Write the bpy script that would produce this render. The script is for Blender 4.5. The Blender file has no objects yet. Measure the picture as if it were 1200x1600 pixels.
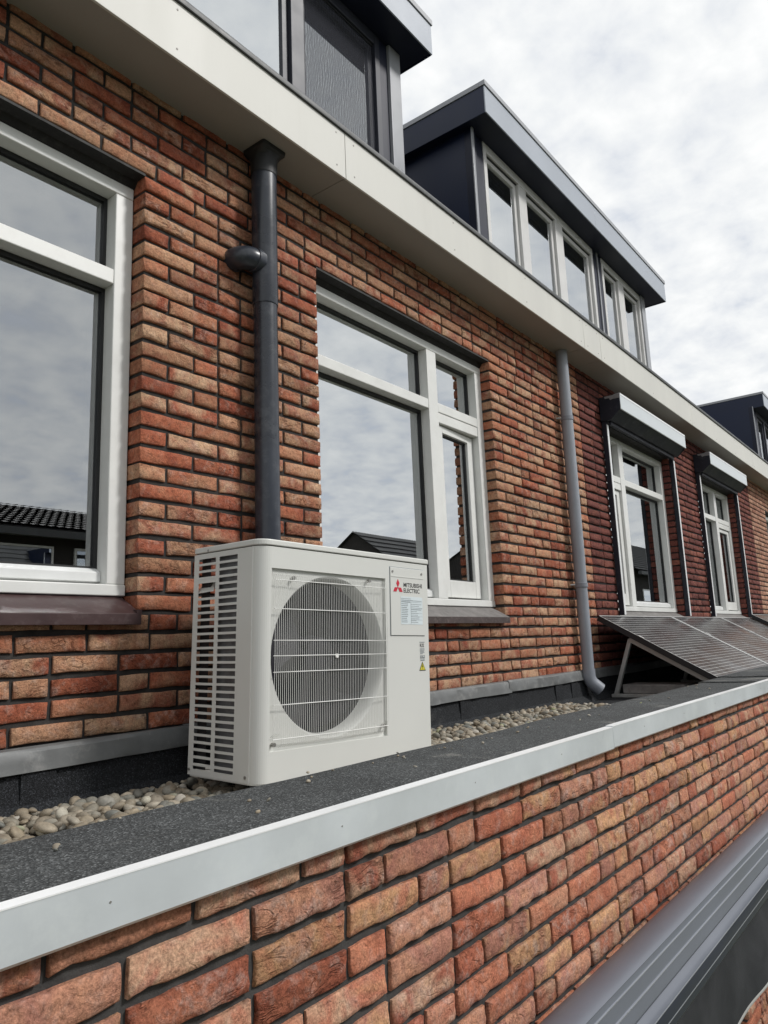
import bpy, bmesh, math, random
import numpy as np
from mathutils import Vector, Matrix

scene = bpy.context.scene
col = scene.collection

# ------------------------------------------------------------------ camera
RIGHT = (0.61585107, -0.78690144, -0.03890484)
UP = (-0.11497677, -0.13861620, 0.98364927)
FWD = (0.77942787, 0.60130831, 0.17584232)
cam_d = bpy.data.cameras.new('camera')
cam_d.sensor_width = 36.0
cam_d.sensor_fit = 'AUTO'
cam_d.lens = 1155.0 / 1600.0 * 36.0
cam_d.clip_start = 0.02
cam_d.clip_end = 2000.0
cam = bpy.data.objects.new('camera', cam_d)
col.objects.link(cam)
cam.matrix_world = Matrix(((RIGHT[0], UP[0], -FWD[0], 0.0),
                           (RIGHT[1], UP[1], -FWD[1], 0.0),
                           (RIGHT[2], UP[2], -FWD[2], 0.0),
                           (0, 0, 0, 1)))
scene.camera = cam

# ------------------------------------------------------------------ light, sky
SUN = Vector((0.60, -1.0, 1.02)).normalized()          # towards the sun
SUN_EL = math.asin(SUN.z)
SUN_AZ = math.atan2(SUN.x, SUN.y)                      # clockwise from +y
EXPOSURE = 0.72
SKY_STRENGTH = 0.1
CLOUD_SEED = 3.7

world = bpy.data.worlds.new('World')
scene.world = world
world.use_nodes = True
wn, wl = world.node_tree.nodes, world.node_tree.links
for n in list(wn):
    wn.remove(n)


def N(nodes, kind, **kw):
    n = nodes.new(kind)
    for k, v in kw.items():
        if k == 'inp':
            for kk, vv in v.items():
                n.inputs[kk].default_value = vv
        else:
            setattr(n, k, v)
    return n


def ramp(nodes, stops, interp='LINEAR'):
    r = nodes.new('ShaderNodeValToRGB')
    r.color_ramp.interpolation = interp
    e = r.color_ramp.elements
    while len(e) < len(stops):
        e.new(0.5)
    for i, (p, c) in enumerate(stops):
        e[i].position = p
        e[i].color = (*c, 1.0) if len(c) == 3 else c
    return r


def g(v):
    return (v, v, v)


def build_world():
    out = N(wn, 'ShaderNodeOutputWorld')
    bg = N(wn, 'ShaderNodeBackground', inp={'Strength': SKY_STRENGTH})
    wl.new(bg.outputs[0], out.inputs[0])
    sky = N(wn, 'ShaderNodeTexSky', sky_type='NISHITA', sun_disc=False, sun_elevation=SUN_EL, sun_rotation=SUN_AZ)
    tc = N(wn, 'ShaderNodeTexCoord')
    sep = N(wn, 'ShaderNodeSeparateXYZ')
    wl.new(tc.outputs['Generated'], sep.inputs[0])
    zz = N(wn, 'ShaderNodeMath', operation='MAXIMUM', inp={1: 0.0})
    wl.new(sep.outputs['Z'], zz.inputs[0])
    za = N(wn, 'ShaderNodeMath', operation='ADD', inp={1: 0.22})
    wl.new(zz.outputs[0], za.inputs[0])
    dx = N(wn, 'ShaderNodeMath', operation='DIVIDE')
    dy = N(wn, 'ShaderNodeMath', operation='DIVIDE')
    wl.new(sep.outputs['X'], dx.inputs[0]); wl.new(za.outputs[0], dx.inputs[1])
    wl.new(sep.outputs['Y'], dy.inputs[0]); wl.new(za.outputs[0], dy.inputs[1])
    cmb = N(wn, 'ShaderNodeCombineXYZ', inp={'Z': CLOUD_SEED})
    wl.new(dx.outputs[0], cmb.inputs[0]); wl.new(dy.outputs[0], cmb.inputs[1])
    # small ripple clouds, big masses, thin gaps
    n1 = N(wn, 'ShaderNodeTexNoise', inp={'Scale': 10.0, 'Detail': 6.0, 'Roughness': 0.55, 'Distortion': 0.15})
    n2 = N(wn, 'ShaderNodeTexNoise', inp={'Scale': 1.5, 'Detail': 4.0, 'Roughness': 0.5, 'Distortion': 0.1})
    for n in (n1, n2):
        wl.new(cmb.outputs[0], n.inputs['Vector'])
    mix = N(wn, 'ShaderNodeMath', operation='MULTIPLY_ADD', inp={1: 0.66})
    m2 = N(wn, 'ShaderNodeMath', operation='MULTIPLY', inp={1: 0.34})
    wl.new(n2.outputs['Fac'], m2.inputs[0])
    wl.new(n1.outputs['Fac'], mix.inputs[0]); wl.new(m2.outputs[0], mix.inputs[2])
    shade = ramp(wn, [(0.36, (4.2, 4.45, 4.85)), (0.43, (4.85, 5.03, 5.28)), (0.49, (5.28, 5.42, 5.56)), (0.55, (5.65, 5.75, 5.8)), (0.63, (6.1, 6.15, 6.15))], 'LINEAR')
    wl.new(mix.outputs[0], shade.inputs[0])
    cover = ramp(wn, [(0.30, g(0.90)), (0.42, g(1.0))], 'EASE')
    wl.new(mix.outputs[0], cover.inputs[0])
    mx = N(wn, 'ShaderNodeMix', data_type='RGBA')
    wl.new(cover.outputs[0], mx.inputs['Factor'])
    wl.new(sky.outputs[0], mx.inputs['A'])
    wl.new(shade.outputs[0], mx.inputs['B'])
    wl.new(mx.outputs['Result'], bg.inputs['Color'])


build_world()

sun_d = bpy.data.lights.new('sun', 'SUN')
sun_d.energy = 1.5
sun_d.angle = math.radians(10.0)
sun_d.color = (1.0, 0.975, 0.945)
sun = bpy.data.objects.new('sun', sun_d)
col.objects.link(sun)
sun.rotation_euler = SUN.to_track_quat('Z', 'Y').to_euler()
sun.location = (4, -8, 8)

scene.render.engine = 'CYCLES'
scene.cycles.use_denoising = True
scene.cycles.max_bounces = 10
scene.cycles.transparent_max_bounces = 24
scene.view_settings.view_transform = 'Standard'
scene.view_settings.look = 'None'
scene.view_settings.exposure = EXPOSURE
scene.view_settings.gamma = 1.0
scene.view_settings.use_curve_mapping = False

# ------------------------------------------------------------------ helpers
class MB:
    """collects geometry, then links it as one mesh object"""
    def __init__(self):
        self.v, self.f = [], []

    def add(self, vs, fs):
        o = len(self.v)
        self.v += [tuple(p) for p in vs]
        self.f += [tuple(i + o for i in q) for q in fs]
        return self

    def box(self, x0, x1, y0, y1, z0, z1):
        return self.add([(x0, y0, z0), (x1, y0, z0), (x1, y1, z0), (x0, y1, z0), (x0, y0, z1), (x1, y0, z1), (x1, y1, z1), (x0, y1, z1)],
                        [(0, 3, 2, 1), (4, 5, 6, 7), (0, 1, 5, 4), (1, 2, 6, 5), (2, 3, 7, 6), (3, 0, 4, 7)])

    def quad(self, a, b, c, d):
        return self.add([a, b, c, d], [(0, 1, 2, 3)])

    def prism_x(self, prof, x0, x1, caps=True):
        """(y, z) polygon extruded along x"""
        n = len(prof)
        vs = [(x0, y, z) for y, z in prof] + [(x1, y, z) for y, z in prof]
        fs = [(i, (i + 1) % n, n + (i + 1) % n, n + i) for i in range(n)]
        if caps:
            fs += [tuple(range(n))[::-1], tuple(range(n, 2 * n))]
        return self.add(vs, fs)

    def prism_y(self, prof, y0, y1):
        """(x, z) polygon extruded along y"""
        n = len(prof)
        vs = [(x, y0, z) for x, z in prof] + [(x, y1, z) for x, z in prof]
        fs = [(i, (i + 1) % n, n + (i + 1) % n, n + i) for i in range(n)]
        fs += [tuple(range(n))[::-1], tuple(range(n, 2 * n))]
        return self.add(vs, fs)

    def prism_z(self, prof, z0, z1, caps=True):
        n = len(prof)
        vs = [(x, y, z0) for x, y in prof] + [(x, y, z1) for x, y in prof]
        fs = [(i, (i + 1) % n, n + (i + 1) % n, n + i) for i in range(n)]
        if caps:
            fs += [tuple(range(n))[::-1], tuple(range(n, 2 * n))]
        return self.add(vs, fs)

    def tube(self, path, r, n=20, caps=True):
        P = [Vector(p) for p in path]
        m = len(P)
        rr = r if isinstance(r, (list, tuple)) else [r] * m
        vs, fs = [], []
        ref = None
        for i in range(m):
            t = (P[min(i + 1, m - 1)] - P[max(i - 1, 0)]).normalized()
            if ref is None:
                ref = Vector((0, 0, 1)) if abs(t.z) < 0.9 else Vector((1, 0, 0))
            u = (ref - t * ref.dot(t)).normalized()
            ref = u
            w = t.cross(u)
            for k in range(n):
                a = 2 * math.pi * k / n
                vs.append(P[i] + (u * math.cos(a) + w * math.sin(a)) * rr[i])
        for i in range(m - 1):
            for k in range(n):
                a, b = i * n + k, i * n + (k + 1) % n
                fs.append((a, b, b + n, a + n))
        if caps:
            fs.append(tuple(range(n))[::-1])
            fs.append(tuple(range((m - 1) * n, m * n)))
        return self.add(vs, fs)

    def build(self, name, mat, parent=None, smooth=False, bevel=0.0, seg=2, kind=None, angle=35, recalc=True):
        me = bpy.data.meshes.new(name)
        me.from_pydata([tuple(p) for p in self.v], [], self.f)
        bm = bmesh.new()
        bm.from_mesh(me)
        if recalc:
            bmesh.ops.recalc_face_normals(bm, faces=bm.faces)
        if bevel > 0:
            es = [e for e in bm.edges if len(e.link_faces) == 2 and e.calc_face_angle(0) > math.radians(30)]
            res = bmesh.ops.bevel(bm, geom=es, offset=bevel, segments=seg, affect='EDGES', profile=0.5, clamp_overlap=True)
            for f in res['faces']:
                f.smooth = True
        if smooth:
            for f in bm.faces:
                f.smooth = True
            for e in bm.edges:
                if len(e.link_faces) == 2 and e.calc_face_angle(0) > math.radians(angle):
                    e.smooth = False
        bm.to_mesh(me)
        bm.free()
        return link(name, me, mat, parent, kind)


def link(name, me, mat, parent=None, kind=None):
    if mat is not None and not me.materials:
        me.materials.append(mat)
    o = bpy.data.objects.new(name, me)
    col.objects.link(o)
    if parent is not None:
        o.parent = parent
        if not parent.get('local'):
            o.matrix_parent_inverse = WORLD_INV.get(parent.name, Matrix.Identity(4))
    if kind:
        o['kind'] = kind
    return o


WORLD_INV = {}


def thing(name, label, cat, loc=(0, 0, 0), rot=None, group=None, local=False):
    o = bpy.data.objects.new(name, None)
    o.empty_display_size = 0.2
    col.objects.link(o)
    o.location = loc
    M = Matrix.Translation(Vector(loc))
    if rot is not None:
        o.rotation_euler = rot.to_euler()
        M = M @ rot.to_4x4()
    WORLD_INV[o.name] = M.inverted()
    if local:
        o['local'] = 1
    tag(o, label, cat, group)
    return o


def tag(o, label=None, cat=None, group=None, kind=None):
    for k, v in (('label', label), ('category', cat), ('group', group), ('kind', kind)):
        if v:
            o[k] = v
    return o


# ------------------------------------------------------------------ materials
def new_mat(name):
    m = bpy.data.materials.new(name)
    m.use_nodes = True
    nt = m.node_tree
    for n in list(nt.nodes):
        nt.nodes.remove(n)
    out = nt.nodes.new('ShaderNodeOutputMaterial')
    b = nt.nodes.new('ShaderNodeBsdfPrincipled')
    nt.links.new(b.outputs[0], out.inputs[0])
    return m, nt.nodes, nt.links, b


def simple(name, c, rough=0.5, metal=0.0, var=0.08, vscale=3.0, spec=0.5, bump=0.0, bscale=60.0, dirt=None, streak=False):
    """plain surface with soft blotches, roughness variation and fine relief"""
    m, n, l, b = new_mat(name)
    tc = N(n, 'ShaderNodeTexCoord')
    mp = N(n, 'ShaderNodeMapping')
    l.new(tc.outputs['Object'], mp.inputs[0])
    if streak:
        mp.inputs['Scale'].default_value = (1.0, 1.0, 0.12)
    nz = N(n, 'ShaderNodeTexNoise', inp={'Scale': vscale, 'Detail': 6.0, 'Roughness': 0.6})
    l.new(mp.outputs[0], nz.inputs['Vector'])
    lo = tuple(x * (1 - var) for x in c)
    hi = tuple(min(1, x * (1 + var)) for x in c)
    r = ramp(n, [(0.3, lo), (0.7, hi)])
    l.new(nz.outputs['Fac'], r.inputs[0])
    colour = r.outputs[0]
    if dirt:
        n2 = N(n, 'ShaderNodeTexNoise', inp={'Scale': vscale * 2.3, 'Detail': 8.0, 'Roughness': 0.7})
        l.new(mp.outputs[0], n2.inputs['Vector'])
        r2 = ramp(n, [(0.52, g(0)), (0.75, g(dirt[1]))])
        l.new(n2.outputs['Fac'], r2.inputs[0])
        mx = N(n, 'ShaderNodeMix', data_type='RGBA')
        l.new(r2.outputs[0], mx.inputs['Factor'])
        l.new(colour, mx.inputs['A'])
        mx.inputs['B'].default_value = (*dirt[0], 1)
        colour = mx.outputs['Result']
    l.new(colour, b.inputs['Base Color'])
    rr = ramp(n, [(0.3, g(max(0.02, rough - 0.07))), (0.7, g(min(1, rough + 0.07)))])
    l.new(nz.outputs['Fac'], rr.inputs[0])
    l.new(rr.outputs[0], b.inputs['Roughness'])
    b.inputs['Metallic'].default_value = metal
    b.inputs['Specular IOR Level'].default_value = spec
    if bump:
        n3 = N(n, 'ShaderNodeTexNoise', inp={'Scale': bscale, 'Detail': 5.0, 'Roughness': 0.6})
        l.new(tc.outputs['Object'], n3.inputs['Vector'])
        bp = N(n, 'ShaderNodeBump', inp={'Strength': bump, 'Distance': 0.002})
        l.new(n3.outputs['Fac'], bp.inputs['Height'])
        l.new(bp.outputs[0], b.inputs['Normal'])
    return m


def brick_mat(name, stops, bloom=(0.50, 0.40, 0.34), bloom_amt=0.5, mass=False, sat_dark=0.55):
    m, n, l, b = new_mat(name)
    tc = N(n, 'ShaderNodeTexCoord')
    if mass:
        geo = N(n, 'ShaderNodeNewGeometry')
        rnd = geo.outputs['Random Per Island']
    else:
        oi = N(n, 'ShaderNodeObjectInfo')
        rnd = oi.outputs['Random']
    off = N(n, 'ShaderNodeMath', operation='MULTIPLY', inp={1: 37.0})
    l.new(rnd, off.inputs[0])
    vadd = N(n, 'ShaderNodeVectorMath', operation='ADD')
    l.new(tc.outputs['Object'], vadd.inputs[0])
    cmb = N(n, 'ShaderNodeCombineXYZ')
    l.new(off.outputs[0], cmb.inputs[0]); l.new(off.outputs[0], cmb.inputs[1]); l.new(off.outputs[0], cmb.inputs[2])
    l.new(cmb.outputs[0], vadd.inputs[1])
    P = vadd.outputs[0]
    # second random number
    fr = N(n, 'ShaderNodeMath', operation='FRACT')
    mu = N(n, 'ShaderNodeMath', operation='MULTIPLY', inp={1: 71.37})
    l.new(rnd, mu.inputs[0]); l.new(mu.outputs[0], fr.inputs[0])
    rnd2 = fr.outputs[0]

    def noise(scale, detail, rough, dist=0.0, vec=None):
        t = N(n, 'ShaderNodeTexNoise', inp={'Scale': scale, 'Detail': detail, 'Roughness': rough, 'Distortion': dist})
        l.new(vec or P, t.inputs['Vector'])
        return t.outputs['Fac']

    def mth(op, a, bb=None, c=None):
        q = N(n, 'ShaderNodeMath', operation=op)
        for i, x in enumerate((a, bb, c)):
            if x is None:
                continue
            if isinstance(x, (int, float)):
                q.inputs[i].default_value = x
            else:
                l.new(x, q.inputs[i])
        return q.outputs[0]

    big = noise(9.0, 3.0, 0.55, 0.6)
    # base tone: each brick its own, wandering a little inside the brick
    t = mth('ADD', rnd, mth('MULTIPLY', mth('SUBTRACT', big, 0.5), 0.75))
    cr = ramp(n, stops)
    l.new(t, cr.inputs[0])
    fine = noise(75.0, 8.0, 0.72)
    mid = noise(28.0, 7.0, 0.68, 0.4)
    # lime bloom in patches
    bl = ramp(n, [(0.50, g(0)), (0.72, g(bloom_amt))])
    l.new(mid, bl.inputs[0])
    blm = N(n, 'ShaderNodeMix', data_type='RGBA')
    l.new(mth('MULTIPLY', bl.outputs[0], mth('MULTIPLY_ADD', rnd2, 0.9, 0.25)), blm.inputs['Factor'])
    l.new(cr.outputs[0], blm.inputs['A'])
    blm.inputs['B'].default_value = (*bloom, 1)
    # folds of the hand-thrown clay: crease shade painted as thin dark wandering lines, on some bricks
    mp = N(n, 'ShaderNodeMapping', inp={'Scale': (1.0, 1.0, 2.3)})
    mp.inputs['Rotation'].default_value = (0.0, 0.35, 0.0)
    l.new(P, mp.inputs[0])
    fold = noise(15.0, 5.0, 0.55, 0.9, mp.outputs[0])
    fa = mth('ABSOLUTE', mth('SUBTRACT', fold, 0.5))
    fl = ramp(n, [(0.0, g(1)), (0.012, g(0.75)), (0.055, g(0))])
    l.new(fa, fl.inputs[0])
    fmask = ramp(n, [(0.35, g(0)), (0.8, g(1))])
    l.new(rnd2, fmask.inputs[0])
    pm = ramp(n, [(0.47, g(0)), (0.60, g(1))])
    l.new(noise(22.0, 2.0, 0.5), pm.inputs[0])
    foldv = mth('MULTIPLY', mth('MULTIPLY', fl.outputs[0], pm.outputs[0]), mth('MULTIPLY_ADD', fmask.outputs[0], 0.75, 0.25))
    drk = N(n, 'ShaderNodeMix', data_type='RGBA', blend_type='MULTIPLY')
    l.new(mth('MULTIPLY', foldv, sat_dark), drk.inputs['Factor'])
    l.new(blm.outputs['Result'], drk.inputs['A'])
    drk.inputs['B'].default_value = (0.34, 0.20, 0.15, 1)
    # grain and pits
    gr = ramp(n, [(0.28, g(0.42)), (0.46, g(0.95)), (0.72, g(1.32))])
    l.new(fine, gr.inputs[0])
    grm = N(n, 'ShaderNodeMix', data_type='RGBA', blend_type='MULTIPLY', inp={'Factor': 1.0})
    rv = mth('FRACT', mth('MULTIPLY', rnd, 193.71))
    vv = N(n, 'ShaderNodeMix', data_type='RGBA', blend_type='MULTIPLY', inp={'Factor': 1.0})
    vr = ramp(n, [(0.0, (0.80, 0.74, 0.72)), (0.30, (0.96, 0.95, 0.95)), (1.0, (1.14, 1.14, 1.14))])
    l.new(rv, vr.inputs[0])
    l.new(drk.outputs['Result'], vv.inputs['A']); l.new(vr.outputs[0], vv.inputs['B'])
    l.new(vv.outputs['Result'], grm.inputs['A'])
    l.new(gr.outputs[0], grm.inputs['B'])
    sand = noise(260.0, 3.0, 0.6)
    sr = ramp(n, [(0.30, g(0.66)), (0.50, g(1.0)), (0.70, g(1.30))])
    l.new(sand, sr.inputs[0])
    sm_ = N(n, 'ShaderNodeMix', data_type='RGBA', blend_type='MULTIPLY', inp={'Factor': 1.0})
    l.new(grm.outputs['Result'], sm_.inputs['A']); l.new(sr.outputs[0], sm_.inputs['B'])
    l.new(sm_.outputs['Result'], b.inputs['Base Color'])
    b.inputs['Roughness'].default_value = 0.9
    b.inputs['Specular IOR Level'].default_value = 0.25
    crag = noise(38.0, 9.0, 0.72, 0.9)
    h = mth('ADD', mth('MULTIPLY', mid, 0.9), mth('MULTIPLY', fine, 0.50))
    h = mth('ADD', h, mth('MULTIPLY', crag, mth('MULTIPLY_ADD', fmask.outputs[0], 1.3, 0.2)))
    h = mth('SUBTRACT', h, mth('MULTIPLY', foldv, 0.6))
    bp = N(n, 'ShaderNodeBump', inp={'Strength': 1.0, 'Distance': 0.0065})
    l.new(h, bp.inputs['Height'])
    l.new(bp.outputs[0], b.inputs['Normal'])
    return m


WARM = [(0.0, (0.240, 0.066, 0.037)), (0.13, (0.345, 0.112, 0.060)), (0.30, (0.385, 0.176, 0.101)), (0.50, (0.435, 0.256, 0.154)),
        (0.64, (0.290, 0.104, 0.064)), (0.82, (0.455, 0.290, 0.180)), (1.0, (0.295, 0.090, 0.052))]
FRONT = [(0.0, (0.350, 0.112, 0.066)), (0.16, (0.450, 0.172, 0.100)), (0.34, (0.480, 0.240, 0.150)), (0.48, (0.385, 0.175, 0.128)),
         (0.62, (0.505, 0.285, 0.150)), (0.76, (0.420, 0.160, 0.100)), (0.90, (0.500, 0.310, 0.205)), (1.0, (0.345, 0.118, 0.075))]
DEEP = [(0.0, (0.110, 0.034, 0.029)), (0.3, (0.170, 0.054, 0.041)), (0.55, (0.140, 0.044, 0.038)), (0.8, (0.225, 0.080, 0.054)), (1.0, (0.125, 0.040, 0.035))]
PALE = [(0.0, (0.33, 0.15, 0.10)), (0.35, (0.42, 0.235, 0.155)), (0.7, (0.36, 0.175, 0.12)), (1.0, (0.45, 0.28, 0.19))]

M = {}
M['brick_warm'] = brick_mat('brick_warm', WARM)
M['brick_warm_mass'] = brick_mat('brick_warm_mass', WARM, mass=True)
M['brick_front'] = brick_mat('brick_front', FRONT, bloom=(0.52, 0.41, 0.36), bloom_amt=0.72)
M['brick_front_mass'] = brick_mat('brick_front_mass', FRONT, bloom=(0.52, 0.41, 0.36), bloom_amt=0.72, mass=True)
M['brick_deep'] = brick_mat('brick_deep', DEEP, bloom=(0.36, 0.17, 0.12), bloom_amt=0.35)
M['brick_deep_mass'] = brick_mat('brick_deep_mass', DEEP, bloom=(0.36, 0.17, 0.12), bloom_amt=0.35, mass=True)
M['brick_pale_mass'] = brick_mat('brick_pale_mass', PALE, mass=True)
M['mortar'] = simple('mortar', (0.042, 0.039, 0.037), 0.95, var=0.35, vscale=25, bump=0.8, bscale=220, spec=0.2)
M['mortar_front'] = simple('mortar_front', (0.062, 0.060, 0.058), 0.95, var=0.30, vscale=25, bump=0.8, bscale=220, spec=0.2)
M['mortar_deep'] = simple('mortar_deep', (0.022, 0.019, 0.018), 0.95, var=0.3, vscale=25, bump=0.8, bscale=220, spec=0.2)
M['white_paint'] = simple('white_paint', (0.72, 0.725, 0.70), 0.38, var=0.05, vscale=7, bump=0.06, bscale=40, dirt=((0.52, 0.51, 0.47), 0.22))
M['cream_paint'] = simple('cream_paint', (0.52, 0.505, 0.47), 0.42, var=0.06, vscale=5, dirt=((0.38, 0.36, 0.33), 0.25))
M['alu_bead'] = simple('alu_bead', (0.70, 0.71, 0.70), 0.34, var=0.05, vscale=9)
M['gasket'] = simple('gasket', (0.016, 0.017, 0.018), 0.55)
M['spacer'] = simple('spacer', (0.16, 0.165, 0.17), 0.35, metal=0.6)
M['steel_dark'] = simple('steel_dark', (0.009, 0.008, 0.008), 0.7, var=0.4, vscale=18, dirt=((0.30, 0.29, 0.27), 0.10), bump=0.2, bscale=90)
M['sill_brown'] = simple('sill_brown', (0.052, 0.028, 0.028), 0.42, var=0.2, vscale=9, dirt=((0.24, 0.20, 0.195), 0.30))
M['sill_grey'] = simple('sill_grey', (0.165, 0.155, 0.148), 0.7, var=0.3, vscale=14, dirt=((0.07, 0.055, 0.05), 0.7), bump=0.3, bscale=120)
M['sill_edge'] = simple('sill_edge', (0.055, 0.038, 0.036), 0.6, var=0.4, vscale=22, dirt=((0.26, 0.22, 0.2), 0.4))
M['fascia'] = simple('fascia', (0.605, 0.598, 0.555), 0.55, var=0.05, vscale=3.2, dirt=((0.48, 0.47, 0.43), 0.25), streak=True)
M['soffit'] = simple('soffit', (0.30, 0.282, 0.258), 0.6, var=0.05, vscale=2.5)  # base darkened: shade under the eaves put into the colour
M['gutter_dark'] = simple('gutter_dark', (0.050, 0.053, 0.055), 0.5, var=0.25, vscale=11, dirt=((0.22, 0.22, 0.21), 0.4))
M['zinc'] = simple('zinc', (0.46, 0.47, 0.47), 0.42, metal=0.5, var=0.2, vscale=8)
M['anthracite'] = simple('anthracite', (0.007, 0.010, 0.026), 0.46, var=0.12, vscale=2.0, spec=0.35)
M['anthracite_board'] = simple('anthracite_board', (0.010, 0.017, 0.044), 0.46, var=0.10, vscale=1.5, spec=0.35)
M['lit_board'] = simple('lit_board', (0.335, 0.370, 0.425), 0.34, var=0.06, vscale=1.6, spec=0.6)  # dormer fascia fronts: sky sheen put into a colour lighter than the sides
M['grey_trim'] = simple('grey_trim', (0.30, 0.31, 0.33), 0.34, var=0.10, vscale=3, spec=0.6)
M['frame_grey'] = simple('frame_grey', (0.62, 0.615, 0.60), 0.42, var=0.06, vscale=4)
M['frame_dark'] = simple('frame_dark', (0.034, 0.037, 0.050), 0.40, var=0.1, vscale=4, spec=0.35)
M['pipe_dark'] = simple('pipe_dark', (0.024, 0.029, 0.040), 0.30, var=0.25, vscale=6, dirt=((0.20, 0.21, 0.22), 0.28), bump=0.05, bscale=60)
M['pipe_grey'] = simple('pipe_grey', (0.27, 0.29, 0.325), 0.36, var=0.08, vscale=5, dirt=((0.19, 0.195, 0.20), 0.3))
M['pipe_ring'] = simple('pipe_ring', (0.20, 0.215, 0.245), 0.4)
M['lead'] = simple('lead', (0.135, 0.14, 0.14), 0.55, metal=0.1, var=0.22, vscale=9, dirt=((0.42, 0.41, 0.39), 0.35), bump=0.4, bscale=26)
M['trim_alu'] = simple('trim_alu', (0.645, 0.685, 0.71), 0.36, metal=0.25, var=0.09, vscale=4, dirt=((0.74, 0.78, 0.79), 0.7), bump=0.05, bscale=20)
M['trim_lip'] = simple('trim_lip', (0.80, 0.81, 0.81), 0.4, metal=0.1, var=0.06)
M['ac_ivory'] = simple('ac_ivory', (0.655, 0.66, 0.625), 0.36, var=0.02, vscale=2.5, bump=0.04, bscale=260)
M['ac_guard'] = simple('ac_guard', (0.78, 0.78, 0.75), 0.32, var=0.03)
M['ac_fin'] = simple('ac_fin', (0.010, 0.010, 0.012), 0.6, metal=0.0, var=0.3, vscale=30)
M['ac_coil'] = simple('ac_coil', (0.15, 0.155, 0.16), 0.5, metal=0.2, var=0.3, vscale=30)
M['ac_black'] = simple('ac_black', (0.018, 0.018, 0.021), 0.5, var=0.3)
M['ac_fan'] = simple('ac_fan', (0.011, 0.010, 0.016), 0.65, spec=0.25, var=0.15)
M['screw'] = simple('screw', (0.36, 0.35, 0.33), 0.4, metal=0.7)
M['print_red'] = simple('print_red', (0.55, 0.020, 0.045), 0.45, var=0.03)
M['print_black'] = simple('print_black', (0.022, 0.022, 0.024), 0.5)
M['print_grey'] = simple('print_grey', (0.24, 0.27, 0.29), 0.5)
M['label_paper'] = simple('label_paper', (0.66, 0.73, 0.75), 0.35, var=0.05, vscale=20)
M['label_yellow'] = simple('label_yellow', (0.62, 0.55, 0.05), 0.4)
M['pebble'] = None
M['panel_frame'] = simple('panel_frame', (0.010, 0.010, 0.012), 0.45)
M['panel_edge'] = simple('panel_edge', (0.72, 0.72, 0.71), 0.45, metal=0.2)
M['mount_alu'] = simple('mount_alu', (0.40, 0.40, 0.385), 0.42, metal=0.55, var=0.15, vscale=9)
M['shutter_alu'] = simple('shutter_alu', (0.60, 0.64, 0.66), 0.33, metal=0.15, var=0.05, vscale=4)
M['shutter_dark'] = simple('shutter_dark', (0.009, 0.011, 0.021), 0.6, var=0.2, vscale=5, dirt=((0.17, 0.17, 0.18), 0.25))
M['shutter_worn'] = simple('shutter_worn', (0.24, 0.235, 0.24), 0.6, var=0.25, vscale=14)
M['awning_alu'] = simple('awning_alu', (0.145, 0.158, 0.190), 0.40, metal=0.1, var=0.05, vscale=2.5, spec=0.7)
M['awning_dark'] = simple('awning_dark', (0.026, 0.032, 0.050), 0.33, metal=0.3, var=0.1, vscale=3)
M['awning_line'] = simple('awning_line', (0.40, 0.42, 0.45), 0.3, metal=0.5)
M['hem'] = simple('hem', (0.30, 0.30, 0.28), 0.9)
M['room'] = simple('room', (0.16, 0.155, 0.15), 0.9, var=0.1)
M['roof_far'] = None
M['plaster'] = simple('plaster', (0.42, 0.41, 0.39), 0.85, var=0.1, vscale=1)
M['leaf'] = simple('leaf', (0.06, 0.10, 0.035), 0.8, var=0.4, vscale=2)


def glass_mat(name, ior, tint):
    m = bpy.data.materials.new(name)
    m.use_nodes = True
    n, l = m.node_tree.nodes, m.node_tree.links
    for q in list(n):
        n.remove(q)
    out = N(n, 'ShaderNodeOutputMaterial')
    fr = N(n, 'ShaderNodeFresnel', inp={'IOR': ior})
    tr = N(n, 'ShaderNodeBsdfTransparent', inp={'Color': (*tint, 1)})
    gl = N(n, 'ShaderNodeBsdfGlossy', inp={'Color': (0.93, 0.96, 0.98, 1), 'Roughness': 0.0})
    tc = N(n, 'ShaderNodeTexCoord')
    nz = N(n, 'ShaderNodeTexNoise', inp={'Scale': 1.7, 'Detail': 1.0})
    l.new(tc.outputs['Object'], nz.inputs['Vector'])
    bp = N(n, 'ShaderNodeBump', inp={'Strength': 0.05, 'Distance': 0.01})
    l.new(nz.outputs['Fac'], bp.inputs['Height'])
    l.new(bp.outputs[0], gl.inputs['Normal'])
    mx = N(n, 'ShaderNodeMixShader')
    l.new(fr.outputs[0], mx.inputs[0])
    l.new(tr.outputs[0], mx.inputs[1])
    l.new(gl.outputs[0], mx.inputs[2])
    l.new(mx.outputs[0], out.inputs[0])
    return m


M['glass'] = glass_mat('glass', 10.0, (0.78, 0.82, 0.81))
M['glass_plain'] = glass_mat('glass_plain', 4.6, (0.78, 0.82, 0.81))
M['glass_coated'] = glass_mat('glass_coated', 12.0, (0.72, 0.77, 0.77))


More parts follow.
